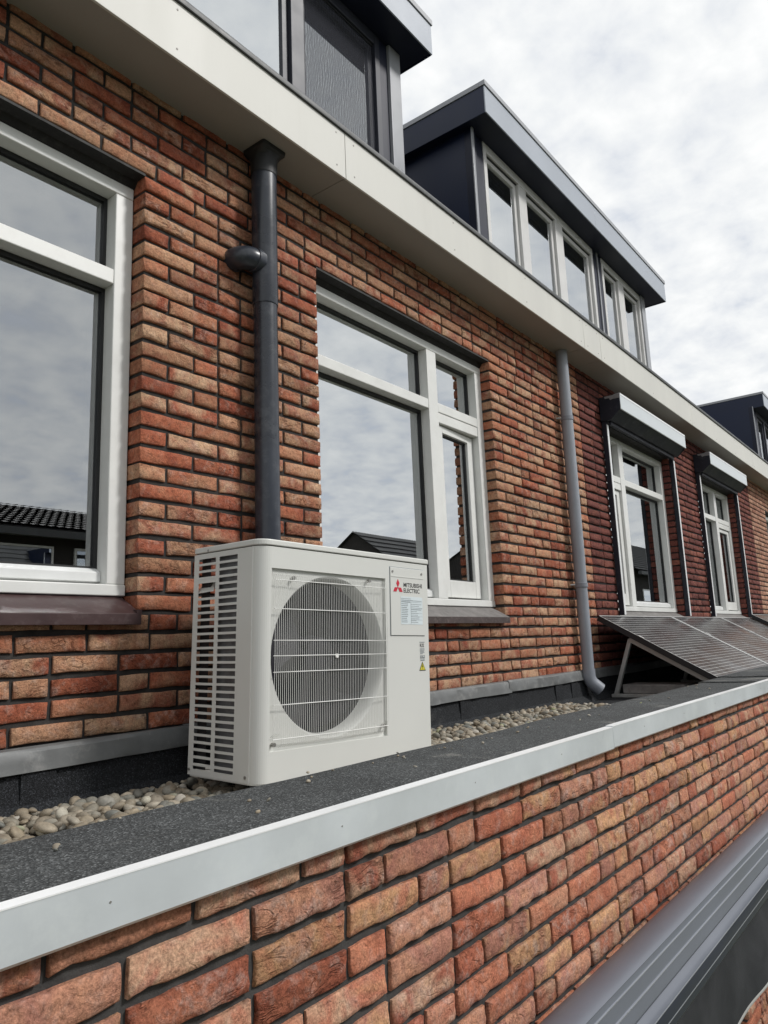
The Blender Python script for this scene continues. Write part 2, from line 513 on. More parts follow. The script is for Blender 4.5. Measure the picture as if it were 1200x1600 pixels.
def felt_mat(name, dark, light, stain):
    """slate-granule roofing felt"""
    m, n, l, b = new_mat(name)
    tc = N(n, 'ShaderNodeTexCoord')
    vo = N(n, 'ShaderNodeTexVoronoi', inp={'Scale': 330.0, 'Randomness': 1.0})
    l.new(tc.outputs['Object'], vo.inputs['Vector'])
    sp = N(n, 'ShaderNodeSeparateColor')
    l.new(vo.outputs['Color'], sp.inputs[0])
    r = ramp(n, [(0.0, dark), (0.55, tuple(0.6 * a + 0.4 * c for a, c in zip(dark, light))), (0.88, light), (1.0, tuple(min(1, 2.0 * x) for x in light))])
    l.new(sp.outputs[0], r.inputs[0])
    nz = N(n, 'ShaderNodeTexNoise', inp={'Scale': 5.0, 'Detail': 7.0, 'Roughness': 0.65})
    l.new(tc.outputs['Object'], nz.inputs['Vector'])
    rs = ramp(n, [(0.3, g(0.78)), (0.55, g(1.0)), (0.78, g(1.35))])
    l.new(nz.outputs['Fac'], rs.inputs[0])
    mx = N(n, 'ShaderNodeMix', data_type='RGBA', blend_type='MULTIPLY', inp={'Factor': 1.0})
    l.new(r.outputs[0], mx.inputs['A']); l.new(rs.outputs[0], mx.inputs['B'])
    # pale dust marks
    n2 = N(n, 'ShaderNodeTexNoise', inp={'Scale': 2.6, 'Detail': 9.0, 'Roughness': 0.72, 'Distortion': 1.2})
    l.new(tc.outputs['Object'], n2.inputs['Vector'])
    r2 = ramp(n, [(0.59, g(0)), (0.68, g(stain))])
    l.new(n2.outputs['Fac'], r2.inputs[0])
    m2 = N(n, 'ShaderNodeMix', data_type='RGBA')
    l.new(r2.outputs[0], m2.inputs['Factor'])
    l.new(mx.outputs['Result'], m2.inputs['A'])
    m2.inputs['B'].default_value = (0.24, 0.235, 0.215, 1)
    l.new(m2.outputs['Result'], b.inputs['Base Color'])
    b.inputs['Roughness'].default_value = 0.85
    b.inputs['Specular IOR Level'].default_value = 0.3
    bp = N(n, 'ShaderNodeBump', inp={'Strength': 0.8, 'Distance': 0.0015})
    l.new(vo.outputs['Distance'], bp.inputs['Height'])
    l.new(bp.outputs[0], b.inputs['Normal'])
    return m


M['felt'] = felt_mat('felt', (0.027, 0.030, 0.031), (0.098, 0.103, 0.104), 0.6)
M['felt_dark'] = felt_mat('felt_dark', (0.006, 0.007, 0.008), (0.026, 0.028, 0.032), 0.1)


def pebble_mat():
    m, n, l, b = new_mat('pebble')
    geo = N(n, 'ShaderNodeNewGeometry')
    r = ramp(n, [(0.0, (0.213, 0.185, 0.144)), (0.2, (0.305, 0.25, 0.176)), (0.4, (0.185, 0.18, 0.152)), (0.55, (0.389, 0.343, 0.269)),
                 (0.7, (0.25, 0.204, 0.144)), (0.85, (0.158, 0.163, 0.147)), (0.95, (0.463, 0.425, 0.361)), (1.0, (0.259, 0.278, 0.139))])
    l.new(geo.outputs['Random Per Island'], r.inputs[0])
    tc = N(n, 'ShaderNodeTexCoord')
    nz = N(n, 'ShaderNodeTexNoise', inp={'Scale': 60.0, 'Detail': 6.0, 'Roughness': 0.65})
    l.new(tc.outputs['Object'], nz.inputs['Vector'])
    rs = ramp(n, [(0.3, g(0.65)), (0.7, g(1.2))])
    l.new(nz.outputs['Fac'], rs.inputs[0])
    mx = N(n, 'ShaderNodeMix', data_type='RGBA', blend_type='MULTIPLY', inp={'Factor': 1.0})
    l.new(r.outputs[0], mx.inputs['A']); l.new(rs.outputs[0], mx.inputs['B'])
    l.new(mx.outputs['Result'], b.inputs['Base Color'])
    b.inputs['Roughness'].default_value = 0.7
    bp = N(n, 'ShaderNodeBump', inp={'Strength': 0.3, 'Distance': 0.002})
    l.new(nz.outputs['Fac'], bp.inputs['Height'])
    l.new(bp.outputs[0], b.inputs['Normal'])
    return m


M['pebble'] = pebble_mat()


def cell_mat():
    """solar glass: dark cells with fine printed conductor lines"""
    m, n, l, b = new_mat('solar_cells')
    tc = N(n, 'ShaderNodeTexCoord')
    sp = N(n, 'ShaderNodeSeparateXYZ')
    l.new(tc.outputs['Object'], sp.inputs[0])

    def lines(sock, pitch, width):
        d = N(n, 'ShaderNodeMath', operation='DIVIDE', inp={1: pitch}); l.new(sock, d.inputs[0])
        f = N(n, 'ShaderNodeMath', operation='FRACT'); l.new(d.outputs[0], f.inputs[0])
        c = N(n, 'ShaderNodeMath', operation='LESS_THAN', inp={1: width / pitch}); l.new(f.outputs[0], c.inputs[0])
        return c.outputs[0]
    a = lines(sp.outputs['Y'], 0.0335, 0.0045)
    c = lines(sp.outputs['X'], 0.1600, 0.0022)
    mxm = N(n, 'ShaderNodeMath', operation='MAXIMUM')
    l.new(a, mxm.inputs[0]); l.new(c, mxm.inputs[1])
    mx = N(n, 'ShaderNodeMix', data_type='RGBA')
    l.new(a, mx.inputs['Factor'])
    mx.inputs['A'].default_value = (0.050, 0.047, 0.048, 1)
    mx.inputs['B'].default_value = (0.42, 0.42, 0.41, 1)
    l.new(mx.outputs['Result'], b.inputs['Base Color'])
    b.inputs['Roughness'].default_value = 0.22
    b.inputs['Specular IOR Level'].default_value = 0.5
    nz = N(n, 'ShaderNodeTexNoise', inp={'Scale': 2.2, 'Detail': 3.0, 'Distortion': 1.0})
    l.new(tc.outputs['Object'], nz.inputs['Vector'])
    r = ramp(n, [(0.35, g(0.14)), (0.65, g(0.30))])
    l.new(nz.outputs['Fac'], r.inputs[0])
    l.new(r.outputs[0], b.inputs['Roughness'])
    return m


M['cells'] = cell_mat()


def screen_mat():
    """fine insect mesh: half see-through dark weave"""
    m = bpy.data.materials.new('insect_mesh')
    m.use_nodes = True
    n, l = m.node_tree.nodes, m.node_tree.links
    for q in list(n):
        n.remove(q)
    out = N(n, 'ShaderNodeOutputMaterial')
    tr = N(n, 'ShaderNodeBsdfTransparent')
    df = N(n, 'ShaderNodeBsdfDiffuse', inp={'Color': (0.07, 0.072, 0.085, 1)})
    tc = N(n, 'ShaderNodeTexCoord')
    w1 = N(n, 'ShaderNodeTexWave', inp={'Scale': 14.0, 'Distortion': 7.0, 'Detail': 1.5, 'Detail Scale': 0.9})
    l.new(tc.outputs['Object'], w1.inputs['Vector'])
    r = ramp(n, [(0.0, g(0.30)), (1.0, g(0.58))])
    l.new(w1.outputs['Fac'], r.inputs[0])
    mx = N(n, 'ShaderNodeMixShader')
    l.new(r.outputs[0], mx.inputs[0])
    l.new(tr.outputs[0], mx.inputs[1]); l.new(df.outputs[0], mx.inputs[2])
    l.new(mx.outputs[0], out.inputs[0])
    return m


M['screen'] = screen_mat()


def fabric_mat():
    m, n, l, b = new_mat('awning_cloth')
    tc = N(n, 'ShaderNodeTexCoord')
    nz = N(n, 'ShaderNodeTexNoise', inp={'Scale': 5.0, 'Detail': 6.0, 'Roughness': 0.6, 'Distortion': 0.6})
    l.new(tc.outputs['Object'], nz.inputs['Vector'])
    r = ramp(n, [(0.3, (0.026, 0.028, 0.030)), (0.7, (0.048, 0.050, 0.054))])
    l.new(nz.outputs['Fac'], r.inputs[0])
    l.new(r.outputs[0], b.inputs['Base Color'])
    b.inputs['Roughness'].default_value = 0.95
    b.inputs['Specular IOR Level'].default_value = 0.15
    wv = N(n, 'ShaderNodeTexNoise', inp={'Scale': 600.0, 'Detail': 2.0})
    l.new(tc.outputs['Object'], wv.inputs['Vector'])
    bp = N(n, 'ShaderNodeBump', inp={'Strength': 0.4, 'Distance': 0.001})
    l.new(wv.outputs['Fac'], bp.inputs['Height'])
    l.new(bp.outputs[0], b.inputs['Normal'])
    return m


M['cloth'] = fabric_mat()


def tile_mat():
    m, n, l, b = new_mat('roof_tiles_dark')
    tc = N(n, 'ShaderNodeTexCoord')
    nz = N(n, 'ShaderNodeTexNoise', inp={'Scale': 1.5, 'Detail': 8.0, 'Roughness': 0.7})
    l.new(tc.outputs['Object'], nz.inputs['Vector'])
    r = ramp(n, [(0.3, (0.030, 0.031, 0.033)), (0.7, (0.075, 0.074, 0.072))])
    l.new(nz.outputs['Fac'], r.inputs[0])
    l.new(r.outputs[0], b.inputs['Base Color'])
    b.inputs['Roughness'].default_value = 0.7
    return m


M['tiles'] = tile_mat()


def ground_mat():
    m, n, l, b = new_mat('garden_ground')
    tc = N(n, 'ShaderNodeTexCoord')
    nz = N(n, 'ShaderNodeTexNoise', inp={'Scale': 0.25, 'Detail': 9.0, 'Roughness': 0.7})
    l.new(tc.outputs['Object'], nz.inputs['Vector'])
    r = ramp(n, [(0.35, (0.20, 0.19, 0.17)), (0.5, (0.13, 0.14, 0.08)), (0.65, (0.07, 0.10, 0.035))])
    l.new(nz.outputs['Fac'], r.inputs[0])
    l.new(r.outputs[0], b.inputs['Base Color'])
    b.inputs['Roughness'].default_value = 0.95
    return m


# ------------------------------------------------------------------ layout (metres, camera at the origin, x along the street front, y into the houses)
YW = 2.13            # brick face of the houses
YP = 0.94            # brick face of the extension
ZG = -3.35           # garden level
COURSE = 0.0633
ZC = 1.709           # top of the course under the lintels
BH = 0.0485
JOINT = 0.0125
SOFFIT_Z = 2.06
FASCIA_Y = 1.917
X_A, X_AB, X_BC, X_C = -1.2, 5.27, 10.97, 17.0

ground = MB().quad((-300, -300, ZG), (300, -300, ZG), (300, 300, ZG), (-300, 300, ZG)).build('ground', ground_mat())
tag(ground, 'garden and paving level with the houses', 'ground', kind='structure')

# ------------------------------------------------------------------ bricks
def smooth1(rng, n, amp):
    k = rng.normal(0, 1, n + 4)
    k = np.convolve(k, [0.25, 0.5, 0.25], 'same')
    return k[2:2 + n] * amp


def brick_mesh(name, L, nx, nz, seed, mat, H=BH, D=0.1, rough=1.0):
    rng = np.random.default_rng(seed)
    ins = 0.0030
    bump = rng.normal(0, 1, (nx + 1, nz + 1)) * 0.0008 * rough
    if rng.random() < 0.45:      # a deep fold across the face
        s, c = rng.uniform(-0.5, 0.5), rng.uniform(-0.3, 0.3)
        for i in range(nx + 1):
            for k in range(nz + 1):
                d = (k / nz - 0.5) - c - s * (i / nx - 0.5)
                bump[i, k] += 0.0022 * rough * math.tanh(d * 6)
    top = smooth1(rng, nx + 1, 0.0013 * rough)
    bot = smooth1(rng, nx + 1, 0.0020 * rough)
    lef = smooth1(rng, nz + 1, 0.0013 * rough)
    rig = smooth1(rng, nz + 1, 0.0013 * rough)
    skew = rng.normal(0, 0.0008)

    def P(i, k, inset):
        u, w = i / nx, k / nz
        x = -L / 2 + L * u + lef[k] * (1 - u) + rig[k] * u
        z = -H / 2 + H * w + top[i] * w + bot[i] * (1 - w) + skew * (u - 0.5) * 2
        x += inset * (1 - 2 * u) if (i in (0, nx)) else 0.0
        z += inset * (1 - 2 * w) if (k in (0, nz)) else 0.0
        return x, z
    v, f, sm = [], [], []
    idx = {}
    for i in range(nx + 1):
        for k in range(nz + 1):
            x, z = P(i, k, ins)
            edge = i in (0, nx) or k in (0, nz)
            corner = i in (0, nx) and k in (0, nz)
            idx[i, k] = len(v)
            v.append((x, (0.0016 if edge else 0.0) + (0.0018 if corner else 0) + bump[i, k], z))
    for i in range(nx):
        for k in range(nz):
            f.append((idx[i, k], idx[i + 1, k], idx[i + 1, k + 1], idx[i, k + 1])); sm.append(True)
    per = [(i, 0) for i in range(nx)] + [(nx, k) for k in range(nz)] + [(i, nz) for i in range(nx, 0, -1)] + [(0, k) for k in range(nz, 0, -1)]
    m = len(per)
    r1 = len(v)
    for (i, k) in per:
        x, z = P(i, k, 0.0)
        v.append((x, 0.0046 + rng.normal(0, 0.0006), z))
    r2 = len(v)
    for (i, k) in per:
        x, z = P(i, k, 0.0)
        v.append((x, D, z))
    for a in range(m):
        b = (a + 1) % m
        f.append((idx[per[a]], r1 + a, r1 + b, idx[per[b]])); sm.append(True)
        f.append((r1 + a, r2 + a, r2 + b, r1 + b)); sm.append(False)
    me = bpy.data.meshes.new(name)
    me.from_pydata(v, [], f)
    me.polygons.foreach_set('use_smooth', sm)
    me.materials.append(mat)
    me.update()
    return me


def course(L, rng, x0, prev):
    """one course of wild bond: a list of (start, length, header?) filling L"""
    S, Hd = 0.2105, 0.1000
    cands = []
    for nS in range(0, int(L / 0.2) + 2):
        nH = round((L + JOINT - nS * (S + JOINT)) / (Hd + JOINT))
        if nH < 0 or nS + nH == 0:
            continue
        tot = nS * (S + JOINT) + nH * (Hd + JOINT) - JOINT
        sc = (L - (nS + nH - 1) * JOINT) / (nS * S + nH * Hd)
        share = nH / (nS + nH)
        cands.append((abs(sc - 1) * 8 + abs(share - 0.27) + rng.random() * 0.12, nS, nH, sc))
    _, nS, nH, sc = min(cands)
    best = None
    for _ in range(40):
        seq = [0] * nS + [1] * nH
        rng.shuffle(seq)
        bad = sum(1 for a, b in zip(seq, seq[1:]) if a and b) * 0.5
        x, js, out = x0, [], []
        for h in seq:
            l = (Hd if h else S) * sc
            out.append((x, l, h))
            x += l + JOINT
            js.append(x - JOINT / 2)
        for j in js[:-1]:
            for p in prev:
                if abs(p - j) < 0.040:
                    bad += 1.0
        if best is None or bad < best[0]:
            best = (bad, out, js[:-1])
        if bad == 0:
            break
    return best[1], best[2]


def project_size(x, y, z, l, h):
    d = Vector((x, y, z))
    c = d.dot(Vector(FWD))
    if c < 0.1:
        return -1.0
    u, w = d.dot(Vector(RIGHT)) / c, d.dot(Vector(UP)) / c
    if abs(u) > 0.55 or abs(w) > 0.72:
        return -1.0
    return l * h * (d.y / d.length) / d.length_squared


def brickwork(wall, x0, x1, z0, z1, yf, openings, mats, seed, near=None, zc=ZC, parts=300, hide=lambda x, z: False, depth=0.1, mass_only=False):
    """bricks of a wall part: the largest in view as objects, the rest as one mass"""
    rng = random.Random(seed)
    nr = np.random.default_rng(seed)
    nx, nz = near or (5, 2)
    st = [brick_mesh('brick', 0.2105, nx, nz, seed * 100 + i, mats[0], D=depth) for i in range(16)]
    hd = [brick_mesh('brick', 0.1000, max(3, nx // 2), nz, seed * 100 + 50 + i, mats[0], D=depth) for i in range(8)]
    bricks = []
    k0 = math.floor((zc - z1) / COURSE)
    k1 = math.ceil((zc - z0) / COURSE)
    prev = []
    for k in range(k0, k1 + 1):
        zt = zc - k * COURSE
        zb = zt - BH
        if zb > z1 + 0.02 or zt < z0:
            continue
        cuts = sorted((a, b) for a, b, c, d in openings if zt > c + 0.012 and zb < d - 0.012)
        segs, cur = [], x0
        for a, b in cuts:
            if a > cur:
                segs.append((cur, a))
            cur = max(cur, b)
        if cur < x1:
            segs.append((cur, x1))
        alljs = []
        for a, b in segs:
            if b - a < 0.05:
                continue
            out, js = course(b - a, rng, a, prev)
            alljs += js + [a, b]
            for xs, l, h in out:
                bricks.append((xs + l / 2, (zt + zb) / 2, l, h))
        prev = alljs
    scored = []
    for (x, z, l, h) in bricks:
        s = -1 if hide(x, z) else project_size(x, yf, z, l, BH)
        scored.append((s, x, z, l, h))
    scored.sort(reverse=True)
    mass_v, mass_f, mass_s = [], [], []
    base = 0
    for i, (s, x, z, l, h) in enumerate(scored):
        me = (hd if h else st)[rng.randrange(8 if h else 16)]
        sx = l / (0.1000 if h else 0.2105)
        dy = rng.gauss(0, 0.0011)
        dz = rng.gauss(0, 0.0009)
        ry = rng.gauss(0, 0.004)
        if i < parts and s > 0 and not mass_only:
            o = bpy.data.objects.new('brick', me)
            col.objects.link(o)
            o.parent = wall
            o.location = (x, yf + dy, z + dz)
            o.rotation_euler = (0, ry, 0)
            o.scale = (sx, 1, 1)
        else:
            n = len(me.vertices)
            co = np.empty(n * 3)
            me.vertices.foreach_get('co', co)
            co = co.reshape(-1, 3) * (sx, 1, 1) + (x, yf + dy, z + dz)
            mass_v.append(co)
            for p in me.polygons:
                mass_f.append(tuple(base + q for q in p.vertices))
                mass_s.append(p.use_smooth)
            base += n
    if mass_v:
        me = bpy.data.meshes.new('brickwork')
        me.from_pydata(np.concatenate(mass_v).tolist(), [], mass_f)
        me.polygons.foreach_set('use_smooth', mass_s)
        me.materials.append(mats[1])
        o = bpy.data.objects.new('brickwork', me)
        col.objects.link(o)
        o.parent = wall
        o['kind'] = 'stuff'


def slab(x0, x1, z0, z1, y0, y1, openings):
    """wall core with rectangular holes"""
    mb = MB()
    xs = sorted({x0, x1, *[v for a, b, c, d in openings for v in (a, b) if x0 < v < x1]})
    zs = sorted({z0, z1, *[v for a, b, c, d in openings for v in (c, d) if z0 < v < z1]})
    for xa, xb in zip(xs, xs[1:]):
        run = None
        for za, zb in zip(zs, zs[1:]):
            xm, zm = (xa + xb) / 2, (za + zb) / 2
            hole = any(a < xm < b and c < zm < d for a, b, c, d in openings)
            if hole:
                if run:
                    mb.box(xa, xb, y0, y1, *run)
                run = None
            else:
                run = (run[0], zb) if run else (za, zb)
        if run:
            mb.box(xa, xb, y0, y1, *run)
    return mb


# ------------------------------------------------------------------ windows
def pane(parent, x0, x1, z0, z1, y, name='pane', mat=None):
    mb = MB()
    mb.quad((x0, y, z0), (x1, y, z0), (x1, y, z1), (x0, y, z1))
    mb.quad((x0, y + 0.020, z0), (x1, y + 0.020, z0), (x1, y + 0.020, z1), (x0, y + 0.020, z1))
    return mb.build(name, mat or M['glass'], parent, recalc=False)


def ring(mb, x0, x1, z0, z1, y0, y1, w):
    """rectangular frame, width w (left, right, bottom, top)"""
    if not isinstance(w, (tuple, list)):
        w = (w, w, w, w)
    l, r, b, t = w
    mb.box(x0, x0 + l, y0, y1, z0, z1)
    mb.box(x1 - r, x1, y0, y1, z0, z1)
    mb.box(x0 + l, x1 - r, y0, y1, z0, z0 + b)
    mb.box(x0 + l, x1 - r, y0, y1, z1 - t, z1)
    return mb


def glazing(parent, x0, x1, z0, z1, yg, glass=None):
    """rubber seal, spacer and double pane filling a clear opening"""
    ring(MB(), x0, x1, z0, z1, yg - 0.006, yg + 0.004, (0.013, 0.013, 0.008, 0.016)).build('gasket', M['gasket'], parent)
    ring(MB(), x0 + 0.010, x1 - 0.010, z0 + 0.006, z1 - 0.010, yg + 0.005, yg + 0.019, 0.010).build('spacer', M['spacer'], parent)
    pane(parent, x0 + 0.004, x1 - 0.004, z0 + 0.004, z1 - 0.004, yg + 0.0045, mat=glass)


def casement(parent, x0, x1, z0, z1, y0, depth, w, mat, rot=0.0, glass_y=0.022):
    """opening sash; rot swings it inwards about its left stile"""
    l, r, b, t = w
    objs = []
    mb = ring(MB(), x0, x1, z0, z1, y0, y0 + depth, w)
    objs.append(mb.build('sash', mat, parent, bevel=0.003))
    gx0, gx1, gz0, gz1 = x0 + l, x1 - r, z0 + b, z1 - t
    objs.append(ring(MB(), gx0, gx1, gz0, gz1, y0 + glass_y - 0.005, y0 + glass_y + 0.004, 0.010).build('gasket', M['gasket'], parent))
    objs.append(pane(parent, gx0 + 0.004, gx1 - 0.004, gz0 + 0.004, gz1 - 0.004, y0 + glass_y + 0.0045))
    if rot:
        piv = Vector((x0, y0 + depth, 0))
        T = Matrix.Translation(piv) @ Matrix.Rotation(rot, 4, 'Z') @ Matrix.Translation(-piv)
        for o in objs:
            o.data.transform(T)
    return objs


def window(house, x0, x1, label=None, mull=None, mat=None, yf=2.200, z0=0.190, z1=1.683, layout='left_wide', glass=None, sash_rot=0.0):
    """tall frame: fixed panes under a transom, one bay with an opening casement"""
    mat = mat or M['white_paint']
    yb = yf + 0.095
    yg = yf + 0.062
    JW, HD, BT = 0.070, 0.046, 0.038
    ZT0, ZT1 = 1.284, 1.340
    win = slab(0, 0, 0, 0, 0, 0, [])
    fr = MB()
    fr.box(x0, x0 + JW, yf, yb, z0 + BT, z1 - HD)
    fr.box(x1 - JW, x1, yf, yb, z0 + BT, z1 - HD)
    fr.box(x0, x1, yf - 0.0015, yb, z1 - HD, z1)
    fr.box(x0, x1, yf - 0.004, yb, z0, z0 + BT)
    w = fr.build('window', mat, house, bevel=0.004)
    if label:
        w['label'] = label
    bays = [(x0 + JW, x1 - JW)]
    if mull:
        bays = [(x0 + JW, mull[0]), (mull[1], x1 - JW)]
        MB().box(mull[0], mull[1], yf - 0.001, yb - 0.002, z0 + BT + 0.0005, z1 - HD - 0.0005).build('mullion', mat, w, bevel=0.003)
    for bi, (a, b) in enumerate(bays):
        MB().box(a + 0.0005, b - 0.0005, yf + 0.001, yb - 0.004, ZT0, ZT1).build('transom', mat, w, bevel=0.004)
        glazing(w, a, b, ZT1 + 0.003, z1 - HD - 0.001, yg, glass)
        narrow = mull and (b - a) < 0.62
        if narrow:
            # ventilator strip, then the casement
            MB().box(a + 0.002, b - 0.002, yf + 0.004, yb - 0.01, ZT0 - 0.060, ZT0 - 0.002).build('vent_strip', mat, w, bevel=0.003)
            casement(w, a + 0.010, b - 0.014, z0 + BT + 0.012, ZT0 - 0.066, yf + 0.020, 0.060, (0.052, 0.060, 0.095, 0.040), mat, rot=sash_rot)
            ring(MB(), a + 0.001, b - 0.001, z0 + BT + 0.001, ZT0 - 0.062, yf + 0.082, yf + 0.090, 0.02).build('seal', M['gasket'], w)
        else:
            zb = z0 + BT
            MB().prism_x([(yf + 0.030, zb + 0.010), (yf + 0.030, zb + 0.040), (yf + 0.056, zb + 0.056), (yf + 0.075, zb + 0.056), (yf + 0.075, zb + 0.002)], a + 0.001, b - 0.001).build('glazing_bar', M['alu_bead'], w, bevel=0.002)
            glazing(w, a, b, zb + 0.054, ZT0 - 0.001, yg, glass)
    # room behind
    rm = MB()
    X0, X1, Y0, Y1, Z0, Z1 = x0 - 0.5, x1 + 0.5, YW + 0.12, 5.2, -0.5, 2.0
    rm.quad((X0, Y1, Z0), (X1, Y1, Z0), (X1, Y1, Z1), (X0, Y1, Z1))
    rm.quad((X0, Y0, Z0), (X0, Y1, Z0), (X0, Y1, Z1), (X0, Y0, Z1))
    rm.quad((X1, Y0, Z0), (X1, Y1, Z0), (X1, Y1, Z1), (X1, Y0, Z1))
    rm.quad((X0, Y0, Z0), (X1, Y0, Z0), (X1, Y1, Z0), (X0, Y1, Z0))
    rm.quad((X0, Y0, Z1), (X1, Y0, Z1), (X1, Y1, Z1), (X0, Y1, Z1))
    rm.build('room', M['room'], w)
    return w


def sill(house, x0, x1, top, edge, label=None):
    mb = MB().prism_x([(2.094, 0.092), (2.094, 0.127), (2.205, 0.188), (2.225, 0.188), (2.225, 0.120), (2.110, 0.105), (2.104, 0.092)], x0, x1)
    o = mb.build('window_sill', top, house, bevel=0.002)
    MB().box(x0 + 0.001, x1 - 0.001, 2.0915, 2.0937, 0.093, 0.1255).build('sill_edge', edge, o)
    MB().box(x1 - 0.016, x1 + 0.002, 2.0925, 2.19, 0.126, 0.140).build('sill_end', edge, o) if top is M['sill_brown'] else None
    if label:
        o['label'] = label
    return o


# ------------------------------------------------------------------ house shell
def eaves(house, x0, x1, joints):
    """fascia and soffit boards with open joints, gutter edge above"""
    xs = [x0] + [j for j in joints if x0 < j < x1] + [x1]
    G = 0.0015
    for a, b in zip(xs, xs[1:]):
        fb = MB().box(a + G, b - G, FASCIA_Y, FASCIA_Y + 0.010, SOFFIT_Z - 0.004, 2.285).build('fascia_board', M['fascia'], house, bevel=0.001, seg=1)
        sc = MB()
        n = max(2, int((b - a) / 0.6))
        for i in range(n):
            for zz in (SOFFIT_Z + 0.035, 2.255):
                x = a + 0.06 + (b - a - 0.12) * i / (n - 1)
                sc.tube([(x, FASCIA_Y - 0.0012, zz), (x, FASCIA_Y + 0.001, zz)], 0.0042, 8)
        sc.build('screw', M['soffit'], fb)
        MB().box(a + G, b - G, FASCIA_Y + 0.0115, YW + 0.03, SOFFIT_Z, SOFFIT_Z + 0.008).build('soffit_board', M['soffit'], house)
    gt = MB()
    gt.prism_x([(FASCIA_Y - 0.010, 2.286), (FASCIA_Y - 0.013, 2.300), (FASCIA_Y - 0.008, 2.312), (FASCIA_Y + 0.004, 2.316), (FASCIA_Y + 0.2, 2.316), (FASCIA_Y + 0.2, 2.2), (FASCIA_Y + 0.02, 2.2), (FASCIA_Y + 0.02, 2.286)], x0, x1)
    go = gt.build('gutter', M['gutter_dark'], house, smooth=True)
    return go


def main_roof(house, x0, x1):
    y0, z0, y1, z1 = 2.02, 2.30, 6.2, 6.2
    mb = MB()
    mb.quad((x0, y0, z0), (x1, y0, z0), (x1, y1, z1), (x0, y1, z1))
    mb.quad((x0, y1, z1), (x1, y1, z1), (x1, 2 * y1 - y0, z0), (x0, 2 * y1 - y0, z0))
    r = mb.build('roof', M['tiles'], house)
    # pantile courses near the eaves
    t = MB()
    dy, dz = (y1 - y0), (z1 - z0)
    ln = math.hypot(dy, dz)
    for i in range(16):
        s0, s1 = i * 0.34 / ln, (i * 0.34 + 0.36) / ln
        t.add([(x0, y0 + dy * s0 - 0.02, z0 + dz * s0 + 0.045), (x1, y0 + dy * s0 - 0.02, z0 + dz * s0 + 0.045),
               (x1, y0 + dy * s1, z0 + dz * s1 + 0.012), (x0, y0 + dy * s1, z0 + dz * s1 + 0.012),
               (x0, y0 + dy * s0, z0 + dz * s0), (x1, y0 + dy * s0, z0 + dz * s0)], [(0, 1, 2, 3), (0, 4, 5, 1)])
    t.build('tile_courses', M['tiles'], r, kind='stuff')
    return r


DY_F, DY_R = 2.800, 2.576         # dormer front, front edge of its roof
DZ_S, DZ_T = 4.345, 4.637


